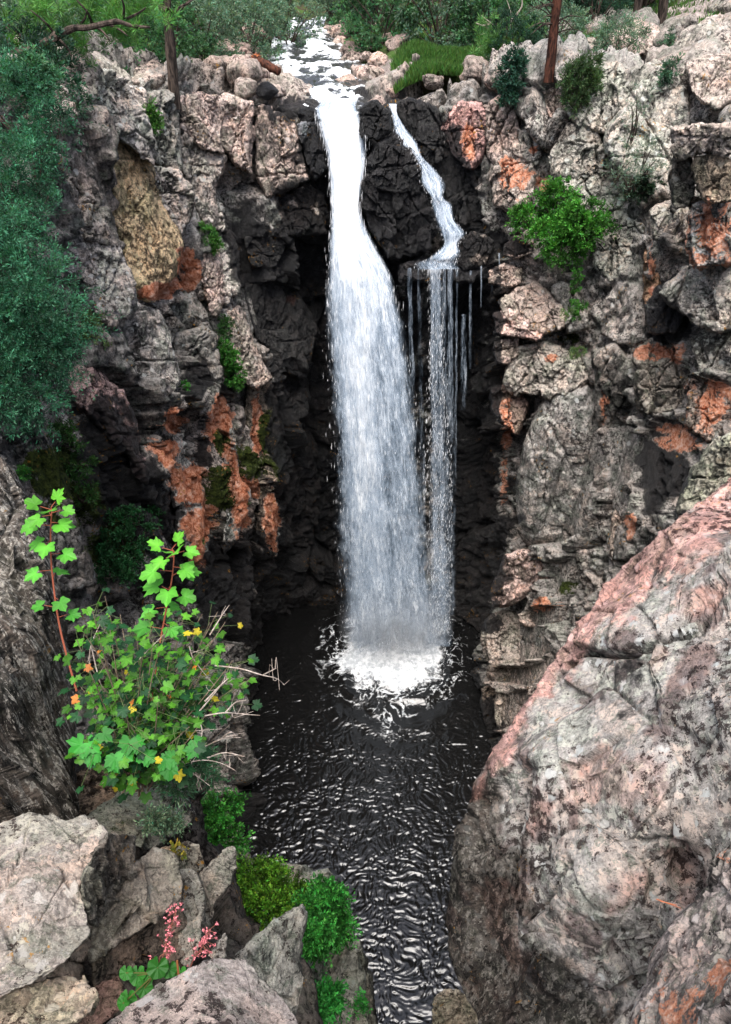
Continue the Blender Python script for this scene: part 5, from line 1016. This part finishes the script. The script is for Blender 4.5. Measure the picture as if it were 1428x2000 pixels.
# ------------------------------------------------------------------ shrubs on the walls
def foliage_mass(name, spots, label, cat, base, n_cl, per, ln, wd, seed, depthmode='wall', lift=.25, cs=.16, up=.5, stems=True, br=(.5, 1.4), hang=0, sprd=.35, tw=BK):
    """spots: (px,py,rx,ry[,zf]) discs filled with leaf clumps seated on the wall"""
    g = np.random.default_rng(seed); ar = np.array([s[2] * s[3] for s in spots], float); ar /= ar.sum(); mb = MB(); sb = MB(); first = None
    for i, s in enumerate(spots):
        zb = s[4] if len(s) > 4 else float(base_depth(s[0], s[1])) - lift; sc = zb / FPX; o_ = P(s[0], s[1], zb)
        if first is None: first = P(s[0], s[1] + s[3], zb)
        n = max(4, int(n_cl * ar[i])); u = g.normal(size=(n, 3)); u /= np.linalg.norm(u, axis=1, keepdims=True); rad = g.uniform(.25, 1, n) ** .6
        cc = o_ + u * rad[:, None] * np.array([s[2] * sc, min(s[2], s[3]) * sc * .7, s[3] * sc * 1.05])
        pts_, dd_, tt_ = twiggy(g, cc, cs * g.uniform(.7, 1.5, n), u * .8 + np.array([0, -.25, up - hang]), per)
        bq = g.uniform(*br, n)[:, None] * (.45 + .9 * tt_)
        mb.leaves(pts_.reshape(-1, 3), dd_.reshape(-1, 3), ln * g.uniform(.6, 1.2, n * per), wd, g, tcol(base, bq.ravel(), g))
        if stems:
            root = o_ + np.array([0, .1, -s[3] * sc * .9])
            for c_ in cc[::max(1, n // 6)]: sb.tube(path([root, (root + c_) / 2 + g.normal(0, .05, 3), c_], 7), np.linspace(.02, .006, 7) * (zb / 12), 5)
    T_ = thing(name, first, label, cat); mb.build('foliage', LF, T_)
    if stems: sb.build('stems', tw, T_)
    return T_
JG = (.033, .122, .066)
foliage_mass('juniper', [(-10,130,60,60,11),(20,210,85,70,10.5),(80,260,60,45,10.6),(60,330,50,60,10.4),(10,380,90,90,10.2),(40,470,60,50,9.8),(60,560,85,60,9.4),(100,630,55,55,9.3),(70,690,70,60,9.2),(20,620,90,120,9.0),(60,760,55,60,9.2),(-30,500,80,200,9.2),(-20,760,70,60,9.0),(90,180,45,40,11)], 'large dark blue-green juniper hanging down the left edge of the gorge', 'juniper', JG, 620, 190, .050, .012, 51, cs=.24, up=.2, br=(.3, 1.7))
foliage_mass('corner_shrub', [(15,95,60,45),(60,150,40,30),(100,130,30,24)], 'grey-green scrub at the left edge just above the juniper', 'shrub', (.06, .16, .08), 160, 110, .07, .022, 50, lift=1.6, cs=.16)
foliage_mass('weedy_shrub', [(165,650,35,56)], 'sparse yellow-green weeds right of the juniper', 'shrub', (.09, .14, .05), 60, 60, .06, .02, 52, cs=.1)
foliage_mass('hanging_plant', [(130,850,30,40),(150,900,28,30),(160,960,20,40)], 'thin green plant trailing beside the dark overhang', 'plant', (.04, .11, .025), 60, 60, .06, .02, 53, cs=.1, hang=.8)
foliage_mass('fern_clump', [(255,1020,45,30),(240,1070,55,40),(290,1010,30,20),(225,1110,40,30)], 'dark green fern-like clump on the shaded ledge behind the tall leafy stem', 'fern', (.02, .085, .028), 130, 80, .055, .03, 54, lift=.7, cs=.12)
foliage_mass('moss_tuft', [(445,700,18,26),(460,735,20,22),(435,680,12,14)], 'bright green fern tuft on the edge of the left buttress', 'fern', (.055, .19, .03), 70, 70, .07, .025, 55, lift=.75, cs=.1, stems=False)
foliage_mass('grass_tuft', [(405,460,14,14),(418,482,12,16)], 'green grass tuft beside the small pale stacked rock', 'grass tuft', (.075, .21, .04), 40, 60, .09, .018, 56, lift=.5, cs=.08, stems=False, up=.9)
foliage_mass('fern_tuft', [(441,640,12,22)], 'small dark fern above the bright fern tuft', 'fern', (.04, .11, .03), 30, 60, .06, .02, 57, lift=.6, cs=.08, stems=False)
foliage_mass('green_plant', [(293,232,16,22)], 'leafy green plant growing on the dark block of the left rim', 'plant', (.075, .20, .04), 50, 60, .06, .025, 58, lift=.8, cs=.1, stems=False)
for i, (a, b, lab) in enumerate([(360,755,'tiny green tuft on the grey rib of the left wall'),(476,978,'tiny green tuft on the salmon rib tip'),(390,1055,'tiny green tuft low on the orange rib'),(45,925,'small bright leaves on the dark slab by the left column')]):
    foliage_mass('tiny_tuft', [(a, b, 7, 9)], lab, 'plant', (.06, .22, .04), 12, 50, .05, .02, 60 + i, lift=.8, cs=.06, stems=False)
foliage_mass('green_shrub', [(1090,400,45,38),(1040,425,38,25),(1130,430,50,30),(1095,455,65,30),(1150,450,40,25),(1100,490,45,22),(1010,430,14,12)], 'vivid green round shrub on the right wall above the ledges', 'shrub', (.045, .165, .02), 260, 90, .07, .035, 70, lift=1.1, cs=.17, br=(.35, 1.6))
foliage_mass('trailing_plant', [(1127,545,8,40),(1130,600,12,20)], 'thin green plant trailing below the vivid green shrub', 'plant', (.045, .17, .02), 40, 50, .05, .022, 71, lift=.8, cs=.07, hang=1)
foliage_mass('wispy_bush', [(1240,240,18,70),(1250,320,45,40),(1240,360,40,30),(1210,330,25,30)], 'wispy grey-green bush on the pale slab of the right slope', 'shrub', (.13, .19, .14), 70, 45, .08, .012, 72, lift=.7, cs=.18, br=(.7, 1.3))
foliage_mass('dark_bush', [(1255,368,38,16)], 'dark low bush under the wispy grey-green bush', 'shrub', (.012, .03, .015), 40, 80, .06, .03, 73, lift=.5, cs=.12)
foliage_mass('dark_shrub', [(1130,160,42,24),(1150,130,30,16),(1125,190,18,20)], 'dark olive-green shrub right of the red-barked pine', 'shrub', (.045, .085, .03), 90, 90, .09, .02, 74, lift=.7, cs=.14, up=.9)
foliage_mass('hanging_shrub', [(1305,95,14,30),(1310,140,12,24)], 'small blue-green shrub on top of the big pale slab', 'shrub', (.05, .12, .07), 50, 60, .07, .02, 75, lift=.5, cs=.1)
foliage_mass('small_bush', [(1390,460,22,18,16.5)], 'small green bush in the orange layers at the right edge', 'shrub', (.06, .13, .045), 40, 70, .08, .02, 76, cs=.1, stems=False)
foliage_mass('small_weed', [(1128,690,14,8),(1110,612,10,6)], 'pale grassy weed on the white-capped ledge rock', 'weed', (.12, .19, .07), 20, 50, .08, .015, 77, lift=1.3, cs=.07, stems=False, up=1)
foliage_mass('blue_shrub', [(1000,150,24,40),(990,180,18,18)], 'dark blue-green shrub on the rim below the young pine', 'shrub', (.025, .075, .05), 90, 80, .08, .025, 78, lift=.7, cs=.12)
# grass on the plateau
mb = MB(); g = np.random.default_rng(91); pts = []
for (a0, a1, y0, y1, n) in ((.8, 3.4, 22.8, 26.9, 22000), (1.4, 5.4, 23.6, 27.5, 16000), (5, 14, 27, 42, 16000), (-9, -3, 23, 30, 5000), (1, 6, 27, 34, 5000)):
    X = np.stack([g.uniform(a0, a1, n), g.uniform(y0, y1, n)], -1); pts.append(X)
X = np.concatenate(pts); nn = perlin(np.c_[X * .45, 0 * X[:, 0]], 8); inl = ((X[:, 0] - 2.1) / 1.3) ** 2 + ((X[:, 1] - 24.8) / 2.1) ** 2 < 1; X = X[(nn > -.15) | inl]
Z = plateau(X[:, 0], X[:, 1]); n = len(X); d = g.normal(0, .35, (n, 3)); d[:, 2] = 1
inl = ((X[:, 0] - 2.1) / 1.3) ** 2 + ((X[:, 1] - 24.8) / 2.1) ** 2 < 1; Z = Z + .08 * inl; mb.leaves(np.c_[X, Z], d, g.uniform(.15, .32, n), .035, g, tcol((.075, .17, .035), g.uniform(.4, 1.3, n), g)); o = mb.build('grass', LF); o['kind'] = 'stuff'
# ------------------------------------------------------------------ near plants
LA = [0, 12, 24, 36, 50, 60, 72, 88, 100, 112, 128, 150, 172]; LR = [1.0, .80, .82, .60, .72, .92, .72, .66, .54, .64, .66, .46, .16]
ang = np.radians(np.array(LA + [-a for a in LA[:0:-1]])); rad_ = np.array(LR + LR[:0:-1])
def lobed(mb, base, d, up, size, tint, g):
    """one three-to-five-lobed leaf with a folded midrib"""
    d = d / np.linalg.norm(d); s = np.cross(up, d); s /= max(np.linalg.norm(s), 1e-6); n_ = np.cross(d, s)
    r = rad_ * (1 + .06 * g.normal(size=len(rad_))); X = np.cos(ang) * r; Y = np.sin(ang) * r
    Zc = .22 * np.abs(Y) - .28 * (X * X + Y * Y) * g.uniform(.3, 1)
    c_ = base + d * size * .25
    V = c_ + size * .62 * (X[:, None] * d + Y[:, None] * s + Zc[:, None] * n_)
    k_ = len(ang); i = np.arange(k_); F = np.stack([np.full(k_, k_), i, (i + 1) % k_], 1)
    tt = np.tile(np.array(tint), (k_ + 1, 1)) * (1 + .16 * g.normal(size=(k_ + 1, 1))); tt[-1] *= 1.35; tt[0] *= 1.2
    mb.add(np.concatenate([V, [c_]]), F, np.clip(tt, .003, 1))
ZB = 3.0; g = np.random.default_rng(101); root = P(270, 1530, ZB + .15); cu = thing('currant_bush', root, 'leafy currant-like bush with lobed green and yellow leaves beside the dark left column', 'bush'); lb = MB(); stb = MB(); red = MB()
def stem_leaves(W, n, s0, s1, t0=.35, bright=1., leafy=1., spr=.03, yel=.06):
    W = np.asarray(W); m = len(W)
    for i in range(n):
        t = t0 + (1 - t0) * (i + g.random() * .8) / n; k_ = min(m - 1, int(t * (m - 1))); a = g.uniform(0, 6.28); pd = np.array([math.cos(a), math.sin(a) - .35, g.uniform(-.1, .5)]); pl = g.uniform(.015, .05); b_ = W[k_] + g.normal(0, spr, 3) + pd * pl
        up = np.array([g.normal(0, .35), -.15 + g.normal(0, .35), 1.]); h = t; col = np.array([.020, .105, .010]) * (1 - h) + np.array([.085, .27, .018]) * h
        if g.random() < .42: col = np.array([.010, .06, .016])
        if g.random() < yel: col = np.array([.62, .50, .03]) if g.random() < .75 else np.array([.55, .18, .03])
        dd_ = np.array([math.cos(a), math.sin(a) - .3, g.uniform(-.35, .15)]); stb.tube([W[k_], b_], [.0011, .0008], 4, (.25, .42, .18)); lobed(lb, b_, dd_, up, g.uniform(s0, s1) * (1.1 - .3 * h), col * bright * g.uniform(.75, 1.2), g)
def up_stem(px, zb, top_leaf=.082):
    W = path([P(a, b, zb + .04 * math.sin(i)) for i, (a, b) in enumerate(px)], 30); red.tube(W, np.linspace(.0045, .002, 30), 6, (1, 1, 1)); m = 30
    for i in range(17):
        t = .25 + .75 * i / 16; k_ = min(29, int(t * 29)); a = i * 2.4 + .5; side = np.array([math.cos(a), math.sin(a) * .5 - .2, .35]); b_ = W[k_] + side * .045; red.tube([W[k_], b_], [.002, .0015], 4)
        s = top_leaf * (1.15 - .55 * abs(t - .62)); c0 = np.array([.025, .17, .02]) * (1 - t) + np.array([.10, .33, .025]) * t; lobed(lb, b_, np.array([math.cos(a), math.sin(a) * .5 - .25, -.12 if t < .9 else .6]), np.array([g.normal(0, .2), -.2, 1.]), s * g.uniform(.85, 1.15), c0 * g.uniform(.85, 1.15), g)
up_stem([(290,1400),(312,1260),(325,1190),(336,1130),(340,1085),(336,1072)], 2.9); up_stem([(150,1350),(118,1230),(102,1120),(99,1040),(101,1005),(100,990)], 2.95, .074)
tg = [(180,1190),(205,1165),(160,1230),(215,1230),(170,1290),(225,1290),(265,1215),(285,1180),(250,1260),(300,1250),(330,1220),(360,1200),(395,1200),(425,1195),(440,1215),(380,1240),(415,1250),(350,1265),(445,1260),(470,1300),(495,1320),(440,1310),(400,1300),(360,1310),(320,1310),(280,1310),(240,1330),(200,1340),(175,1370),(260,1360),(310,1360),(350,1370),(390,1360),(420,1350),(370,1420),(330,1430),(290,1420),(250,1410),(210,1400),(180,1430),(215,1460),(175,1460),(300,1470),(350,1470),(400,1400),(260,1450),(150,1250),(150,1330),(455,1290),(480,1330),(235,1200),(330,1290),(410,1215),(300,1220)]
tg += [(int(g.uniform(160, 420)), int(g.uniform(1270, 1470))) for _ in range(10)]
for i, (a, b) in enumerate(tg):
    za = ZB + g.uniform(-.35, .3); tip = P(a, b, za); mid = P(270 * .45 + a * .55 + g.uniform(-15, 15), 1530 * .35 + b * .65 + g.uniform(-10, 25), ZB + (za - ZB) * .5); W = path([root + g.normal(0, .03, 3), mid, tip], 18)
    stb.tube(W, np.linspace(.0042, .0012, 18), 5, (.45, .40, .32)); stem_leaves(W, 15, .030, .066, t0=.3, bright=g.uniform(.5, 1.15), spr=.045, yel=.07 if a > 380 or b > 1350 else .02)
for (a, b, s) in ((185,1440,.10),(215,1475,.095),(245,1450,.085),(175,1470,.09),(290,1465,.08),(375,1455,.08),(345,1480,.09)):
    for r_ in range(3): lobed(lb, P(a + g.uniform(-18, 18), b + g.uniform(-14, 14), 2.75), np.array([g.normal(0, .7), -.4, -.2]), np.array([g.normal(0, .2), -.6, 1]), s * g.uniform(.7, 1), np.array([.025, .18, .02]) * g.uniform(.7, 1.3), g)
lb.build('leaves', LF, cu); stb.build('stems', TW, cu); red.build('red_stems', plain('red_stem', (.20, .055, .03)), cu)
# pale dry twigs sticking out right
dt = thing('dry_twigs', P(330, 1510, 3.1), 'pale bare twigs reaching right over the dark pool', 'twigs'); mb = MB()
for pts in [[(420,1300),(470,1306),(510,1318),(540,1325),(556,1338)],[(515,1318),(530,1310),(540,1305)],[(400,1398),(440,1392),(475,1395),(508,1397)],[(440,1392),(460,1372),(480,1368)],[(400,1370),(440,1330),(470,1310)],[(380,1400),(430,1340),(448,1300)],[(330,1510),(380,1470),(430,1445),(470,1440)],[(380,1470),(395,1430),(385,1400)],[(330,1500),(390,1485),(430,1490),(460,1505)],[(340,1505),(375,1510),(410,1535)],[(430,1445),(450,1430),(465,1438)],[(405,1480),(440,1470),(478,1478)],[(300,1420),(270,1460),(200,1530)],[(250,1440),(275,1375),(240,1330)],[(410,1240),(435,1200),(448,1182)],[(370,1262),(380,1290),(420,1340)],[(175,1300),(178,1260),(200,1210)],[(178,1260),(195,1330),(212,1360)],[(240,1330),(270,1290),(330,1230)]]:
    W = path([P(a, b, 2.95 + g.uniform(-.08, .08)) for a, b in pts], 14); mb.tube(W, np.linspace(.0032, .001, 14), 5)
    for r_ in range(2): i = g.integers(4, 13); mb.tube(path([W[i], W[i] + g.normal(0, .02, 3), W[i] + g.normal(0, .045, 3) + (.02, 0, .02)], 5), [.0012, .0011, .001, .0008, .0006], 4)
mb.build('twigs', TW, dt)
# fine green sprays
foliage_mass('needle_spray', [(360,1490,50,26,3.2),(385,1510,40,22,3.3),(350,1530,20,16,3.2)], 'fine needle-leaved sprig under the pale twigs', 'plant', (.06, .15, .07), 60, 60, .035, .004, 111, cs=.05, tw=TW)
foliage_mass('fern_bank', [(395,1580,30,22,5.2),(420,1610,40,26,5.2),(400,1640,35,22,5.1),(440,1570,36,12,5.3),(450,1640,25,16,5.2)], 'bright green fern bank between the humped rock and the pool', 'fern', (.05, .21, .03), 150, 60, .026, .014, 112, cs=.06, br=(.3, 1.7))
foliage_mass('moss_cushion', [(510,1710,55,28,4.95),(460,1760,30,40,4.9),(560,1745,50,30,4.9),(520,1770,60,35,4.8),(470,1820,25,45,4.8)], 'yellow-green moss and small leaves on the mossy rock, left part', 'moss', (.095, .22, .02), 420, 60, .022, .012, 113, cs=.055, stems=False, br=(.2, 1.8))
foliage_mass('creeping_plant', [(630,1760,45,36,4.9),(650,1810,32,40,4.9),(610,1830,40,40,4.7),(600,1780,35,25,4.8),(640,1740,25,16,4.95)], 'vivid green creeping plant spilling over the right of the mossy rock', 'plant', (.045, .22, .035), 400, 60, .026, .014, 114, cs=.055, stems=False, br=(.2, 1.8))
foliage_mass('low_fern', [(600,1975,40,30,3.9),(640,1950,25,25,4.2),(560,1990,25,20,3.8),(690,1960,16,30,5.4)], 'green ferns at the bottom edge beneath the mossy rock', 'fern', (.04, .24, .04), 160, 60, .026, .013, 115, cs=.055, stems=False)
foliage_mass('grey_lichen_sprig', [(300,1600,10,26,2.98),(335,1600,20,14,3.05),(325,1530,10,14,3.2)], 'grey-green lichen sprig on the humped rock', 'plant', (.14, .22, .13), 50, 50, .018, .006, 116, cs=.035, stems=False)
foliage_mass('yellow_weed', [(342,1662,6,6,2.9)], 'tiny yellowing weed beside the small tan stone', 'weed', (.22, .19, .03), 8, 14, .02, .012, 117, cs=.03, stems=False)
# pink flowers with scalloped leaves
g = np.random.default_rng(140); hb = P(305, 1900, 2.0); fl = thing('pink_flower_plant', hb, 'small plant with sprays of pink flowers and round scalloped leaves among the near slabs', 'flower'); st_b = MB(); fm = MB(); lm = MB()
PP_ = plain('pink_petals', (1, 1, 1))
def flower_spray(pts, n, spread, zf=2.0):
    fm = MB()
    W = path([P(a, b, zf) for a, b in pts], 24); st_b.tube(W, np.linspace(.0022, .001, 24), 5)
    for i in range(n):
        t = 1 - abs(g.normal(0, .33)); 
        if t < 0: continue
        k_ = int(t * 23); e = W[k_] + g.normal(0, spread * (1.15 - .6 * t), 3); st_b.tube([W[k_], e], [.0007, .0006], 3); q_ = 7; d = g.normal(size=(q_, 3)); fm.leaves(np.repeat(e[None], q_, 0) + g.normal(0, .0015, (q_, 3)), d, .0058, .0042, g, np.clip(np.array([.50, .15, .17])[None] * g.uniform(.7, 1.5, (q_, 1)), 0, 1))
    fm.build('flower_spray', PP_, fl)
flower_spray([(315,1885),(325,1840),(338,1800),(346,1770)], 30, .016); flower_spray([(370,1895),(380,1870),(398,1845),(408,1815)], 48, .018); flower_spray([(316,1890),(312,1870),(330,1855),(325,1845)], 22, .02)
st_b.tube(path([P(350, 1915, 1.95), P(348, 1895, 1.95), P(346, 1876, 1.95)], 5), [.003] * 5, 5, (1.2, 1.2, .6))
aa = np.linspace(0, 2 * np.pi, 42, endpoint=False)
for (a, b, s) in ((308,1890,.052),(268,1905,.046),(330,1893,.04),(282,1930,.042),(246,1900,.034),(352,1902,.036),(290,1908,.03),(250,1952,.045),(240,1960,.035)):
    c_ = P(a, b, 1.98 + g.uniform(-.04, .03)); n_ = np.array([g.normal(0, .25), -.45 + g.normal(0, .2), 1.]); n_ /= np.linalg.norm(n_); u_ = np.cross(n_, [0, 1, .2]); u_ /= np.linalg.norm(u_); v_ = np.cross(n_, u_); r = .5 * s * (1 + .12 * np.abs(np.sin(aa * 3.5)) * 1.0) * (1 - .75 * np.exp(-((aa - 4.7) / .16) ** 2)); z_ = .12 * s * np.cos(aa * 7)
    V = c_ + r[:, None] * (np.cos(aa)[:, None] * u_ + np.sin(aa)[:, None] * v_) + (z_ * .35)[:, None] * n_; i = np.arange(42); lm.add(np.concatenate([V, [c_ - n_ * s * .06]]), np.stack([np.full(42, 42), i, (i + 1) % 42], 1), np.array([.03, .17, .018]) * g.uniform(.5, 1.3)); st_b.tube([hb, c_], [.0018, .0015], 4, (.5, 1.4, .5))
lm.build('leaves', LF, fl); st_b.build('stems', plain('flower_stem', (.14, .05, .035)), fl)
# pine needles lying on the near boulder
pn = thing('pine_needles', P(1300, 1757, 2.1), 'two reddish dry pine needles lying on the big near boulder', 'pine needles'); mb = MB(); mb.tube([P(1282, 1756, 2.02), P(1330, 1774, 2.03)], [.0015, .001], 5); mb.tube([P(1290, 1760, 2.02), P(1322, 1768, 2.02)], [.0015, .001], 5); mb.build('needles', plain('dry_needle', (.4, .13, .06)), pn)
# ------------------------------------------------------------------ sky, light, camera
w = bpy.data.worlds.new('World'); bpy.context.scene.world = w; w.use_nodes = True
nt = w.node_tree; bg = nt.nodes['Background']; sk = nt.nodes.new('ShaderNodeTexSky'); sk.sky_type = 'NISHITA'; sk.sun_disc = False
EL, AZ = math.radians(72), math.radians(-165)
sk.sun_elevation = EL; sk.sun_rotation = AZ; sk.air_density = .8; sk.dust_density = 4.0; sk.ozone_density = .6
hs = nt.nodes.new('ShaderNodeHueSaturation'); hs.inputs['Saturation'].default_value = .75; nt.links.new(sk.outputs[0], hs.inputs['Color']); nt.links.new(hs.outputs[0], bg.inputs[0]); bg.inputs[1].default_value = .13
sd = Vector((math.sin(AZ) * math.cos(EL), math.cos(AZ) * math.cos(EL), math.sin(EL)))
ld = bpy.data.lights.new('sun', 'SUN'); ld.energy = 2.4; ld.angle = math.radians(50); ld.color = (1, .97, .93)
lo = bpy.data.objects.new('sun', ld); C.objects.link(lo); lo.rotation_euler = sd.to_track_quat('Z', 'Y').to_euler()
cd = bpy.data.cameras.new('camera'); cd.sensor_fit = 'VERTICAL'; cd.sensor_height = 36; cd.lens = 36 * FPX / 2000; cd.clip_end = 3000; cd.clip_start = .05
co = bpy.data.objects.new('camera', cd); C.objects.link(co); co.location = (0, 0, CH); co.rotation_euler = (math.radians(90) - PITCH, 0, 0)
sc = bpy.context.scene; sc.camera = co
sc.view_settings.view_transform = 'Standard'; sc.view_settings.look = 'None'; sc.view_settings.gamma = 1; sc.view_settings.exposure = 1.38
sc.cycles.transparent_max_bounces = 24; sc.cycles.max_bounces = 7; sc.cycles.diffuse_bounces = 3; sc.cycles.volume_step_rate = 2
